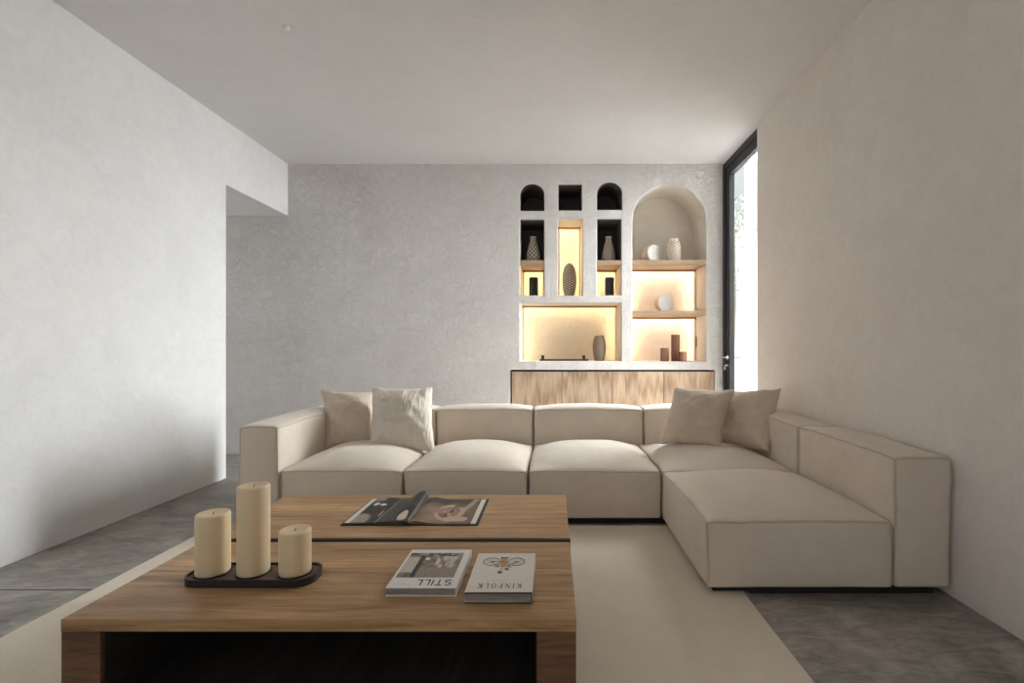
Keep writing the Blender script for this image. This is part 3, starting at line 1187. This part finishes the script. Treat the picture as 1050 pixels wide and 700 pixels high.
# ================================================================== BOOKS
def strokes(bm, segs, w_, place, z0, z1):
    """segs: list of ((x,y),(x,y)[,width]) in letter space; place maps (x,y) -> world xy"""
    for s in segs:
        (xa, ya), (xb, yb) = s[0], s[1]
        ww = s[2] if len(s) > 2 else w_
        d = Vector((xb - xa, yb - ya))
        L = d.length
        d.normalize()
        nn = Vector((-d.y, d.x)) * ww / 2
        c = [(xa + nn.x, ya + nn.y), (xb + nn.x, yb + nn.y), (xb - nn.x, yb - nn.y), (xa - nn.x, ya - nn.y)]
        c = [place(*p) for p in c]
        vs0 = [bm.verts.new((p[0], p[1], z0)) for p in c]
        vs1 = [bm.verts.new((p[0], p[1], z1)) for p in c]
        bm.faces.new(vs1)
        for i in range(4):
            bm.faces.new((vs0[i], vs0[(i + 1) % 4], vs1[(i + 1) % 4], vs1[i]))


def arc(cx, cy, rx, ry, a0, a1, n=12, ww=None):
    out = []
    pr = None
    for k in range(n + 1):
        a = R(a0 + (a1 - a0) * k / n)
        p = (cx + rx * math.cos(a), cy + ry * math.sin(a))
        if pr:
            out.append((pr, p, ww) if ww else (pr, p))
        pr = p
    return out


LET = {}
LET['T'] = (0.62, [((0.31, 0), (0.31, 1)), ((0, .96), (.62, .96))])
LET['I'] = (0.12, [((0.06, 0), (0.06, 1))])
LET['L'] = (0.5, [((0.05, 0), (0.05, 1)), ((0, .04), (.5, .04))])
LET['S'] = (0.6, arc(.30, .73, .24, .24, 30, 270, 12) + arc(.30, .27, .27, .24, 90, -150, 12))
SER = 0.045


def ser(x, y, h=0.13):
    return ((x - h, y), (x + h, y), SER)


TH, TN = 0.15, 0.055
LS = {}
LS['K'] = (0.80, [((.14, 0), (.14, 1), TH), ser(.14, .02), ser(.14, .98), ((.14, .42), (.66, .98), TN), ((.32, .58), (.70, 0), TH), ser(.68, .02), ser(.64, .98)])
LS['I'] = (0.30, [((.15, 0), (.15, 1), TH), ser(.15, .02), ser(.15, .98)])
LS['N'] = (0.86, [((.14, 0), (.14, 1), TN), ((.14, .98), (.74, .02), TH), ((.74, 0), (.74, 1), TN), ser(.14, .02), ser(.10, .98), ser(.74, .98)])
LS['F'] = (0.62, [((.14, 0), (.14, 1), TH), ser(.14, .02), ((.02, .97), (.6, .97), TN), ((.14, .52), (.44, .52), TN), ((.58, .98), (.58, .78), TN), ((.44, .62), (.44, .42), TN)])
LS['O'] = (0.90, arc(.45, .5, .36, .48, 40, 140, 8, TN + .02) + arc(.45, .5, .36, .48, 140, 220, 8, TH) + arc(.45, .5, .36, .48, 220, 320, 8, TN + .02) + arc(.45, .5, .36, .48, -40, 40, 8, TH))
LS['L'] = (0.64, [((.14, 0), (.14, 1), TH), ser(.14, .98), ((.02, .03), (.6, .03), TN), ((.58, .0), (.58, .22), TN)])


def word(text, font, gap):
    """returns segs and total width, letters of height 1"""
    x = 0
    out = []
    for ch in text:
        wd, segs = font[ch]
        for s in segs:
            q = ((s[0][0] + x, s[0][1]), (s[1][0] + x, s[1][1])) + tuple(s[2:])
            out.append(q)
        x += wd + gap
    return out, x - gap


def closed_book(x0, x1, y0, y1, z, h, label, cover_mat, edge_mat, jacket):
    t = empty('book', ((x0 + x1) / 2, (y0 + y1) / 2, z), label, 'book', 'closed books on the near coffee table')
    c = 0.003
    b = nb()
    box(b, x0, x1, y0, y1, z + 0.0005, z + c, bev=0.0006, mi=0)
    obj('back_cover', b, cover_mat, t)
    b = nb()
    box(b, x0, x1, y0, y1, z + h - c, z + h, bev=0.0006)
    obj('front_cover', b, cover_mat, t)
    b = nb()
    box(b, x1 - 0.003, x1 + 0.0005, y0, y1, z + 0.001, z + h - 0.001, bev=0.001)
    obj('spine', b, jacket, t)
    b = nb()
    box(b, x0 + 0.004, x1 - 0.003, y0 + 0.004, y1 - 0.004, z + c, z + h - c)
    obj('page_block', b, M['pages'], t)
    return t


def patches(name, parent, prims, z, mats):
    """flat printed shapes, thin solids; prims: (poly, material key)"""


# --- STILL
bx0, bx1, by0, by1 = -0.560, -0.323, 1.614, 1.920
z1 = TT + 0.030
t = closed_book(bx0, bx1, by0, by1, TT, 0.030, 'closed white hardcover reading STILL with a brown photo on its cover', M['white'], None, M['white'])


def to_attr(o, fn):
    me = o.data
    a = me.color_attributes.new('print', 'FLOAT_COLOR', 'POINT')
    for i, v in enumerate(me.vertices):
        c = fn(v.co, i)
        a.data[i].color = (c[0], c[1], c[2], 1)


def clampc(c):
    return tuple(max(0.0, min(1.0, q)) for q in c)


def sheet(x0, x1, y0, y1, z, nx, ny):
    b = nb()
    g = [[b.verts.new((x0 + (x1 - x0) * i / nx, y0 + (y1 - y0) * j / ny, z)) for i in range(nx + 1)] for j in range(ny + 1)]
    for j in range(ny):
        for i in range(nx):
            b.faces.new((g[j][i], g[j][i + 1], g[j + 1][i + 1], g[j + 1][i]))
    g2 = bmesh.ops.extrude_face_region(b, geom=list(b.faces))
    for e in g2['geom']:
        if isinstance(e, bmesh.types.BMVert):
            e.co.z -= 0.0005
    return b


def mixc(a, b_, f):
    f = max(0.0, min(1.0, f))
    return tuple(a[i] * (1 - f) + b_[i] * f for i in range(3))


px0, px1, py0, py1 = -0.550, -0.347, by0 + 0.235 * 0.306, by0 + 0.89 * 0.306
b = sheet(px0, px1, py0, py1, z1 + 0.0007, 110, 100)
o = obj('cover_photo', b, M['print'], t)
off = Vector(t.location)


def still_photo(co, i):
    u = (co.x + off.x - px0) / (px1 - px0)
    v = (co.y + off.y - py0) / (py1 - py0)
    n = noise.noise(Vector((u * 9, v * 9, 0)))
    n2 = noise.noise(Vector((u * 40, v * 40, 3)))
    c = (0.16, 0.115, 0.085)
    c = mixc(c, (0.30, 0.24, 0.19), 0.5 + n)
    if v > 0.86:
        c = mixc((0.05, 0.04, 0.035), (0.35, 0.30, 0.25), 0.4 + n * 1.4)
    if u < 0.26 and 0.18 < v < 0.80:
        c = (0.52, 0.47, 0.41)
    if 0.22 < u < 0.31 and v < 0.9:
        c = (0.05, 0.04, 0.035)
    if 0.55 < u < 0.92 and 0.38 < v < 0.86:
        c = mixc((0.56, 0.52, 0.45), (0.20, 0.15, 0.11), (noise.noise(Vector((u * 12, v * 4, 8))) + 0.1) * 2.5)
    if v < 0.36 and u > 0.3:
        c = mixc((0.20, 0.15, 0.12), (0.36, 0.29, 0.23), 0.5 + n2)
    if (u - 0.37) ** 2 + (v - 0.74) ** 2 < 0.0022:
        c = (0.8, 0.78, 0.74)
    if 0.58 < u < 0.80 and v > 0.84 and abs((u * 10) % 1 - 0.5) < 0.2:
        c = (0.03, 0.03, 0.03)
    return clampc(tuple(q * (1 + 0.3 * n2) for q in c))


to_attr(o, still_photo)
segs, wd = word('STILL', LET, 0.20)
lh, lw = 0.040, 0.120
sx = lw / wd
xr, yt = -0.347, by0 + 0.014          # text is upside down for the viewer: starts at the right, its foot is the far side
b = nb()
strokes(b, segs, 0.12, lambda x, y: (xr - x * sx, by0 + 0.056 - y * lh), z1 - 0.0002, z1 + 0.0006)
obj('lettering', b, M['ink'], t)
b = nb()
for k, (a0, a1) in enumerate(((0.0, 0.010), (0.014, 0.032), (0.036, 0.045))):
    box(b, bx0 + 0.03 + a0, bx0 + 0.03 + a1, by0 + 0.022, by0 + 0.0235, z1 - 0.0002, z1 + 0.0005)
obj('small_print', b, M['pages'], t)

# --- KINFOLK
kx0, kx1, ky0, ky1 = -0.288, -0.068, 1.571, 1.869
z2 = TT + 0.037
t = closed_book(kx0, kx1, ky0, ky1, TT, 0.037, 'closed cream book reading KINFOLK with a bicycle drawing on its cover', M['paper'], None, M['blackcover'])
b = nb()
box(b, kx0 + 0.0008, kx1 - 0.0008, ky0 - 0.0008, ky0 + 0.001, z2 - 0.0055, z2 - 0.0008)
box(b, kx0 + 0.0008, kx1 - 0.0008, ky0 - 0.0008, ky0 + 0.001, TT + 0.0008, TT + 0.0035)
obj('board_edge', b, M['blackcover'], t)
b = nb()
box(b, kx1 + 0.0006, kx1 + 0.0014, ky0 + 0.001, ky1, TT + 0.0015, z2 - 0.001)
obj('jacket_spine', b, M['paper'], t)
segs, wd = word('KINFOLK', LS, 0.42)
lh, lw = 0.030, 0.146
sx = lw / wd
kc = (kx0 + kx1) / 2
b = nb()
strokes(b, segs, 0.1, lambda x, y: (kc + lw / 2 - x * sx, ky0 + 0.057 - y * lh), z2 - 0.0002, z2 + 0.0006)
obj('lettering', b, M['ink'], t)
bz = z2 + 0.0005
by = ky0 + 0.748 * 0.298
b = nb()
for wxc in (-0.2275, -0.1355):
    ring = [(wxc + 0.031 * math.cos(2 * math.pi * k / 32), by + 0.031 * math.sin(2 * math.pi * k / 32), bz) for k in range(32)]
    tube(b, ring, 0.0011, 5, closed=True)
    for k in range(6):
        a = math.pi * k / 6
        tube(b, [(wxc - 0.03 * math.cos(a), by - 0.03 * math.sin(a), bz - 0.0003), (wxc + 0.03 * math.cos(a), by + 0.03 * math.sin(a), bz - 0.0003)], 0.0003, 4)
    lathe(b, [(0.004, 0), (0.003, 0.0008)], (wxc, by, bz - 0.0003), 10)
# frame, bars and saddle
for p, q in (((-0.2275, by), (-0.205, by - 0.035)), ((-0.205, by - 0.035), (-0.160, by - 0.035)), ((-0.160, by - 0.035), (-0.1355, by)),
             ((-0.205, by - 0.035), (-0.183, by + 0.0)), ((-0.183, by), (-0.160, by - 0.035)), ((-0.183, by), (-0.2275, by)),
             ((-0.212, by - 0.042), (-0.195, by - 0.042)), ((-0.166, by - 0.042), (-0.150, by - 0.042)), ((-0.205, by - 0.035), (-0.205, by - 0.042)), ((-0.160, by - 0.035), (-0.158, by - 0.042))):
    tube(b, [(p[0], p[1], bz), (q[0], q[1], bz)], 0.0010, 5)
obj('bicycle_drawing', b, M['ink'], t)
skin = plain('printed_tan', (0.52, 0.30, 0.17), 0.6)
sand = plain('printed_sand', (0.66, 0.48, 0.33), 0.6)
blue = plain('printed_slate_blue', (0.17, 0.21, 0.27), 0.6)


def flat(name, poly, mat, dz=0.0):
    b = nb()
    prism(b, poly, z2 - 0.0002, z2 + 0.0010 + dz)
    obj(name, b, mat, t)


flat('rider_drawing', [(-0.196, by + 0.030), (-0.170, by + 0.030), (-0.168, by - 0.005), (-0.176, by - 0.045), (-0.188, by - 0.043), (-0.194, by - 0.005)], skin)
flat('rider_drawing', [(-0.192, by - 0.045), (-0.178, by - 0.045), (-0.178, by - 0.078), (-0.186, by - 0.082), (-0.193, by - 0.074)], sand)
flat('rider_drawing', [(-0.196, by - 0.078), (-0.180, by - 0.078), (-0.180, by - 0.090), (-0.190, by - 0.093), (-0.197, by - 0.088)], M['ink'])
flat('rider_drawing', [(-0.173, by - 0.048), (-0.160, by - 0.050), (-0.158, by - 0.064), (-0.168, by - 0.070), (-0.174, by - 0.062)], blue)
flat('rider_drawing', [(-0.199, by + 0.028), (-0.167, by + 0.028), (-0.169, by + 0.037), (-0.197, by + 0.037)], M['ink'])
b = nb()
for k in range(7):
    box(b, kc - 0.028 + k * 0.008, kc - 0.023 + k * 0.008, ky0 + 0.078, ky0 + 0.0795, z2 - 0.0002, z2 + 0.0004)
obj('small_print', b, M['pages'], t)

# --- open picture book on the far table
ox0, oxm, ox1, oy0, oy1 = -0.995, -0.680, -0.350, 2.258, 2.645
t = empty('open_book', (oxm, (oy0 + oy1) / 2, TT), 'large open black picture book lying on the far coffee table', 'book')
b = nb()
box(b, ox0, oxm - 0.012, oy0, oy1, TT + 0.0005, TT + 0.0045, bev=0.001)
box(b, oxm + 0.012, ox1, oy0, oy1, TT + 0.0005, TT + 0.0045, bev=0.001)
box(b, oxm - 0.013, oxm + 0.013, oy0, oy1, TT + 0.0003, TT + 0.0022)
obj('hard_cover', b, M['blackcover'], t)


def page_surface(xa, xb, zf, nx=90, ny=70, y0=oy0 + 0.012, y1=oy1 - 0.012, th=0.0012, zlow=None):
    b = nb()
    top, bot = [], []
    for j in range(ny + 1):
        v = j / ny
        ra, rb_ = [], []
        for i in range(nx + 1):
            u = i / nx
            x, z = zf(u, v)
            ra.append(b.verts.new((x, y0 + (y1 - y0) * v, z)))
            rb_.append(b.verts.new((x, y0 + (y1 - y0) * v, (zlow if zlow is not None else z - th))))
        top.append(ra)
        bot.append(rb_)
    for j in range(ny):
        for i in range(nx):
            b.faces.new((top[j][i], top[j][i + 1], top[j + 1][i + 1], top[j + 1][i]))
            b.faces.new((bot[j][i], bot[j + 1][i], bot[j + 1][i + 1], bot[j][i + 1]))
    for i in range(nx):
        b.faces.new((top[0][i], bot[0][i], bot[0][i + 1], top[0][i + 1]))
        b.faces.new((top[ny][i], top[ny][i + 1], bot[ny][i + 1], bot[ny][i]))
    for j in range(ny):
        b.faces.new((top[j][0], top[j + 1][0], bot[j + 1][0], bot[j][0]))
        b.faces.new((top[j][nx], bot[j][nx], bot[j + 1][nx], top[j + 1][nx]))
    return b


PL0, PR1 = ox0 + 0.012, ox1 - 0.014


# page blocks
def zl_block(u, v):
    x = PL0 + (oxm - 0.004 - PL0) * u
    return x, TT + 0.0065 + 0.010 * math.sin(math.pi * min(1, u * 1.05) ** 2.2) * (u ** 0.5)


def zr_block(u, v):
    x = oxm + 0.004 + (PR1 - oxm - 0.004) * u
    return x, TT + 0.0065 + 0.012 * math.exp(-((u - 0.10) / 0.16) ** 2)


# lifted sheet on the left: it rises in a wave towards the fold, more at the far end
def zl_sheet(u, v):
    x = PL0 + (oxm + 0.002 - PL0) * (u - 0.02 * math.sin(math.pi * u))
    hump = (0.016 + 0.028 * v ** 1.2) * math.exp(-((u - 0.92) / 0.17) ** 2)
    hump2 = (0.004 + 0.010 * v) * math.sin(math.pi * min(1.0, u / 0.66)) ** 2 * 0.6
    end = 1 - max(0, (u - 0.965) / 0.035) ** 2 * 0.75
    return x, TT + 0.0095 + (hump + hump2) * end


def left_print(u, v):
    n = noise.noise(Vector((u * 6, v * 6, 1)))
    c = (0.028, 0.024, 0.022)
    c = mixc(c, (0.07, 0.055, 0.045), n * 1.5)
    if u < 0.085:
        return (0.66, 0.62, 0.56)
    e = ((u - 0.15) / 0.22) ** 2 + ((v - 0.10) / 0.26) ** 2
    c = mixc((0.30, 0.25, 0.20), c, (e - 0.6) * 2.5)
    if u < 0.30 and v > 0.86:
        c = mixc(c, (0.28, 0.27, 0.25), 0.8)
    for (a, d, ru, rv) in ((0.20, 0.72, 0.045, 0.05), (0.36, 0.68, 0.06, 0.04)):
        if ((u - a) / ru) ** 2 + ((v - d) / rv) ** 2 < 1 + n:
            c = (0.78, 0.76, 0.72)
    if ((u - 0.86) / 0.075) ** 2 + ((v - 0.16) / 0.17) ** 2 < 1 + n:
        c = (0.62, 0.52, 0.43)
    if ((u - 0.45) / 0.02) ** 2 + ((v - 0.34) / 0.12) ** 2 < 1 or ((u - 0.62) / 0.05) ** 2 + ((v - 0.40) / 0.03) ** 2 < 1:
        c = (0.36, 0.23, 0.16)
    return clampc(c)


def right_print(u, v):
    if u > 0.925:
        return (0.66, 0.62, 0.56)
    n = noise.noise(Vector((u * 5, v * 5, 7)))
    c = mixc((0.15, 0.095, 0.060), (0.27, 0.18, 0.12), 0.5 + n - (u - 0.4))
    if v > 0.62:
        c = mixc(c, (0.045, 0.035, 0.03), (v - 0.62) * 5 + n)
    # folded arms around a head
    e = math.hypot((u - 0.50) / 0.23, (v - 0.42) / 0.30)
    if 0.72 < e < 1.08 and not (u > 0.52 and v > 0.62):
        c = mixc((0.50, 0.36, 0.25), (0.30, 0.19, 0.12), abs(e - 0.9) * 5 + n)
    if e < 0.50:
        c = mixc((0.44, 0.29, 0.19), (0.09, 0.05, 0.035), 0.5 + 1.4 * noise.noise(Vector((u * 16, v * 10, 2))))
    d = abs((u - 0.74) - (v - 0.60) * 0.28)
    if d < 0.055 and v > 0.25:
        c = mixc((0.42, 0.30, 0.21), c, d * 10)
    if ((u - 0.64) / 0.20) ** 2 + ((v - 0.17) / 0.10) ** 2 < 1 + n:
        c = (0.48, 0.35, 0.24)
    return clampc(c)


def page_part(name, parent, zf, fn, nx=90, ny=70, **kw):
    b = page_surface(0, 0, zf, nx, ny, **kw)
    nv = (nx + 1) * 2
    o = obj(name, b, M['print'], parent, autos=40)
    me = o.data
    a = me.color_attributes.new('print', 'FLOAT_COLOR', 'POINT')
    # vertices come row by row: top row then bottom row interleaved vertex by vertex
    for idx in range(len(me.vertices)):
        j, r_ = divmod(idx, nv)
        i, low = divmod(r_, 2)
        c = (0.13, 0.115, 0.10) if low else fn(i / nx, j / ny)
        a.data[idx].color = (*c, 1)
    return o


page_part('page_block', t, zl_block, lambda u, v: (0.05, 0.045, 0.04), 40, 4, zlow=TT + 0.0045)
page_part('page_block', t, zr_block, right_print, 110, 90, zlow=TT + 0.0045)
page_part('lifted_page', t, zl_sheet, left_print, 110, 90)


# second loose sheet between
def zl_sheet2(u, v):
    x, z = zl_sheet(u, v)
    x2, zb_ = zl_block(u, v)
    return x, zb_ * 0.5 + z * 0.5


page_part('lifted_page', t, zl_sheet2, lambda u, v: (0.45, 0.41, 0.36), 50, 6)


# ================================================================== NICHE OBJECTS
def carved_vase(name, prof, loc, label, cat, group, n_u=14, n_v=12, style='diamond', hi=(0.80, 0.72, 0.61), lo=(0.12, 0.08, 0.055), amp=0.007, rim=None, seg=112):
    """lathe with a carved lattice: raised ribs pale, cut recesses brown"""
    H = prof[-1][1]
    P = []
    steps = 72
    for k in range(steps + 1):
        z = H * k / steps
        for (ra, za), (rb_, zb_) in zip(prof, prof[1:]):
            if za <= z <= zb_ + 1e-9:
                f = (z - za) / (zb_ - za) if zb_ > za else 0
                f = f * f * (3 - 2 * f) if False else f
                P.append((ra + (rb_ - ra) * f, z))
                break
    # smooth
    for _ in range(3):
        P = [P[0]] + [((P[i - 1][0] + 2 * P[i][0] + P[i + 1][0]) / 4, P[i][1]) for i in range(1, len(P) - 1)] + [P[-1]]

    def pat(th, z):
        s = th / (2 * math.pi) * n_u
        q = z / H * n_v
        if rim and z > H - rim:
            return 1.0
        if z < 0.008:
            return 1.0
        if style == 'diamond':
            a = abs(((s + q) % 1) - 0.5) * 2
            c = abs(((s - q) % 1) - 0.5) * 2
            return 1.0 if (a > 0.62 or c > 0.62) else 0.0
        if style == 'herring':
            k = math.floor(s * 2) % 2
            a = abs(((q * 1.6 + (s * 2 % 1) * (1 if k else -1)) % 1) - 0.5) * 2
            return 1.0 if a > 0.45 else 0.0
        a = abs((s % 1) - 0.5) * 2
        c = abs((q % 1) - 0.5) * 2
        return 1.0 if (a > 0.55 or c > 0.6) else 0.0

    b = nb()
    lathe(b, P, (0, 0, 0), seg, fn=lambda th, i, r, z: r - amp * (1 - pat(th, z)))
    o = obj(name, b, M['carved'], origin=loc, local=True, autos=70)
    me = o.data
    a = me.color_attributes.new('print', 'FLOAT_COLOR', 'POINT')
    for i, v in enumerate(me.vertices):
        th = math.atan2(v.co.y, v.co.x) % (2 * math.pi)
        a.data[i].color = (*mixc(lo, hi, pat(th, v.co.z)), 1)
    return tag(o, label, cat, group)


YN = YB + 0.16
SN = YN / 495


def nx_(px):
    return (px - 567) * SN


bottle_prof = [(0.052, 0), (0.072, 0.015), (0.080, 0.05), (0.076, 0.10), (0.055, 0.18), (0.036, 0.25), (0.031, 0.275), (0.036, 0.285), (0.037, 0.300)]
g = 'pale patterned bottle vases'
zs = SH_T + 0.0005
carved_vase('vase', bottle_prof, (nx_(546.8), YN, zs), 'pale bottle-shaped vase with diamond pattern in the left narrow niche', 'vase', g, 9, 6, rim=0.02)
carved_vase('vase', bottle_prof, (nx_(624), YN, zs), 'pale bottle-shaped vase with zigzag pattern on the small shelf by the arched niche', 'vase', g, 7, 8, 'herring', rim=0.02)
zf = wz(302.8) + 0.0005
egg = [(0.048, 0), (0.062, 0.03), (0.078, 0.10), (0.085, 0.18), (0.080, 0.27), (0.060, 0.345), (0.036, 0.38), (0.018, 0.392)]
carved_vase('vase', egg, (nx_(583.8), YN, zf), 'tall egg-shaped carved vase standing in the bright middle niche', 'vase', None, 8, 9, 'herring', hi=(0.62, 0.52, 0.42), lo=(0.10, 0.065, 0.045))
zg = wz(370.2) + 0.0005
barrel = [(0.052, 0), (0.060, 0.02), (0.076, 0.11), (0.079, 0.17), (0.070, 0.24), (0.055, 0.285), (0.050, 0.295)]
carved_vase('vase', barrel, (nx_(614.4), YN, zg), 'brown barrel-shaped textured vase at the right end of the wide low niche', 'vase', None, 18, 13, 'diamond', hi=(0.36, 0.28, 0.21), lo=(0.16, 0.11, 0.075), amp=0.004)
zh1 = wz(266.4) + 0.0005
jar = [(0.062, 0), (0.072, 0.02), (0.083, 0.10), (0.082, 0.17), (0.068, 0.235), (0.056, 0.250), (0.056, 0.275)]
carved_vase('jar', jar, (nx_(690.8), YN, zh1), 'white textured ceramic jar on the upper shelf of the arched niche', 'jar', None, 10, 8, 'diamond', hi=(0.84, 0.76, 0.66), lo=(0.50, 0.40, 0.31), amp=0.005, rim=0.028)


def shell_bowl(loc, aim, rad, depth, label):
    """round pierced ceramic shell lying on its side: a lattice dome behind, a ribbed white disc in its mouth"""
    t = empty('ceramic_ornament', loc, label, 'ornament', 'round pierced ceramic ornaments')
    q = Vector(aim).normalized().to_track_quat('Z', 'Y').to_matrix().to_4x4()
    cz = rad * 0.995

    def T(v):
        return q @ v + Vector((0, 0, cz))
    b = nb()
    prof = []
    for k in range(25):
        a = math.pi / 2 * k / 24
        prof.append((max(0.002, rad * math.sin(a)), -depth * math.cos(a)))
    lathe(b, prof, (0, 0, 0), 96)
    cols = []
    for v in b.verts:
        th = math.atan2(v.co.y, v.co.x) / (2 * math.pi) * 20
        s = (v.co.z / depth) * 8
        p = 1.0 if (abs(((th + s) % 1) - .5) * 2 > 0.5 or abs(((th - s) % 1) - .5) * 2 > 0.5) else 0.0
        if v.co.z > -0.012:
            p = 1
        cols.append(p)
        rr = Vector((v.co.x, v.co.y, v.co.z))
        v.co = T(rr * (1 - 0.045 * (1 - p)))
    o = obj('pierced_shell', b, M['carved'], t, local=True, autos=70)
    a = o.data.color_attributes.new('print', 'FLOAT_COLOR', 'POINT')
    for i, p in enumerate(cols):
        a.data[i].color = (*mixc((0.34, 0.20, 0.13), (0.74, 0.60, 0.47), p), 1)
    b = nb()
    lathe(b, [(rad * 0.90, -0.004), (rad * 0.96, 0.004), (rad * 0.90, 0.008), (rad * 0.86, 0.005)], (0, 0, 0), 48)
    for k in range(-5, 6):
        y = k * rad * 0.16
        hw = math.sqrt(max(0, (rad * 0.86) ** 2 - y * y))
        box(b, -hw, hw, y - rad * 0.035, y + rad * 0.035, 0.003, 0.011)
    for v in b.verts:
        v.co = T(Matrix.Rotation(R(55), 4, 'Z') @ v.co)
    obj('ribbed_face', b, M['ceramic'], t, local=True, autos=40)


shell_bowl((nx_(671.5), YN + 0.02, zh1), (0.50, -1, 0.12), 0.108, 0.20, 'round ribbed white ceramic ornament beside the jar on the upper arched-niche shelf')
zh2 = wz(318.4) + 0.0005
shell_bowl((nx_(682.5), YN + 0.02, zh2), (0.42, -1, 0.0), 0.108, 0.17, 'round white ceramic ornament alone on the lower shelf of the arched niche')


def cyl_holder(x, y, z, d, h, mat, label, cat, group, name):
    t = empty(name, (x, y, z), label, cat, group)
    b = nb()
    r = d / 2
    lathe(b, [(r - 0.003, 0), (r, 0.003), (r, h - 0.003), (r - 0.003, h), (r * 0.55, h), (r * 0.52, h - 0.008), (0.001, h - 0.008)], (0, 0, 0), 40)
    obj('body', b, mat, t, local=True, autos=40)
    b = nb()
    lathe(b, [(r + 0.0006, 0.0), (r + 0.0006, 0.006)], (0, 0, 0), 40)
    obj('base_band', b, M['blackcer'], t, local=True, autos=40)
    return t


g = 'black cylinder candle holders'
cyl_holder(nx_(547.2), YN, zf, 0.106, 0.225, M['blackcer'], 'black cylindrical candle holder under the left small shelf', 'candle holder', g, 'candle_holder')
cyl_holder(nx_(625), YN, zf, 0.106, 0.225, M['blackcer'], 'black cylindrical candle holder under the small shelf beside the arched niche', 'candle holder', g, 'candle_holder')
zh = wz(370.6) + 0.0005
g = 'reddish wooden cylinder holders in the arched niche'
cyl_holder(nx_(681.4), YN, zh, 0.096, 0.155, M['redwood'], 'medium reddish wooden cylinder standing apart, left of the other two', 'candle holder', g, 'candle_holder')
cyl_holder(nx_(693.2), YN + 0.03, zh, 0.100, 0.310, M['redwood'], 'tallest reddish wooden cylinder in the arched niche', 'candle holder', g, 'candle_holder')
cyl_holder(nx_(697.2), YN - 0.10, zh, 0.098, 0.112, M['redwood'], 'shortest reddish wooden cylinder, in front of the tallest one', 'candle holder', g, 'candle_holder')

t = empty('candle_stand', (nx_(578.2), YN, zg), 'long low dark wooden stand with a small cup at each end in the wide niche', 'candle holder')
b = nb()
box(b, -0.285, 0.285, -0.05, 0.05, 0.0, 0.020, bev=0.004)
obj('base_board', b, M['darkwood'], t, local=True)
for x in (-0.247, 0.235):
    b = nb()
    lathe(b, [(0.017, 0.020), (0.018, 0.024), (0.018, 0.062), (0.016, 0.064), (0.010, 0.060)], (x, 0, 0), 24)
    obj('cup', b, M['darkwood'], t, local=True, autos=40)

# wall switch on the right inner side of the arched niche
xs = wx(724.2)
t = empty('light_switch', (xs, YB + 0.385, 1.28), 'narrow black switch plate on the right inner side of the arched niche', 'switch')
b = nb()
box(b, -0.008, 0, -0.026, 0.026, -0.062, 0.062, bev=0.002)
obj('plate', b, M['blackmetal'], t, local=True)
for k in (-1, 0, 1):
    b = nb()
    box(b, -0.011, -0.008, -0.012, 0.012, k * 0.036 - 0.013, k * 0.036 + 0.013, bev=0.001)
    obj('button', b, M['steel'], t, local=True)

# small round sensor on the ceiling
d = 495 * (ZC - 1.2) / (357 - 28)
t = empty('ceiling_sensor', ((293 - 567) * d / 495, d, ZC), 'tiny round white sensor on the ceiling', 'sensor')
b = nb()
lathe(b, [(0.012, -0.016), (0.020, -0.012), (0.024, -0.004), (0.024, 0.0)], (0, 0, 0), 24)
obj('housing', b, M['plastic'], t, local=True, autos=50)
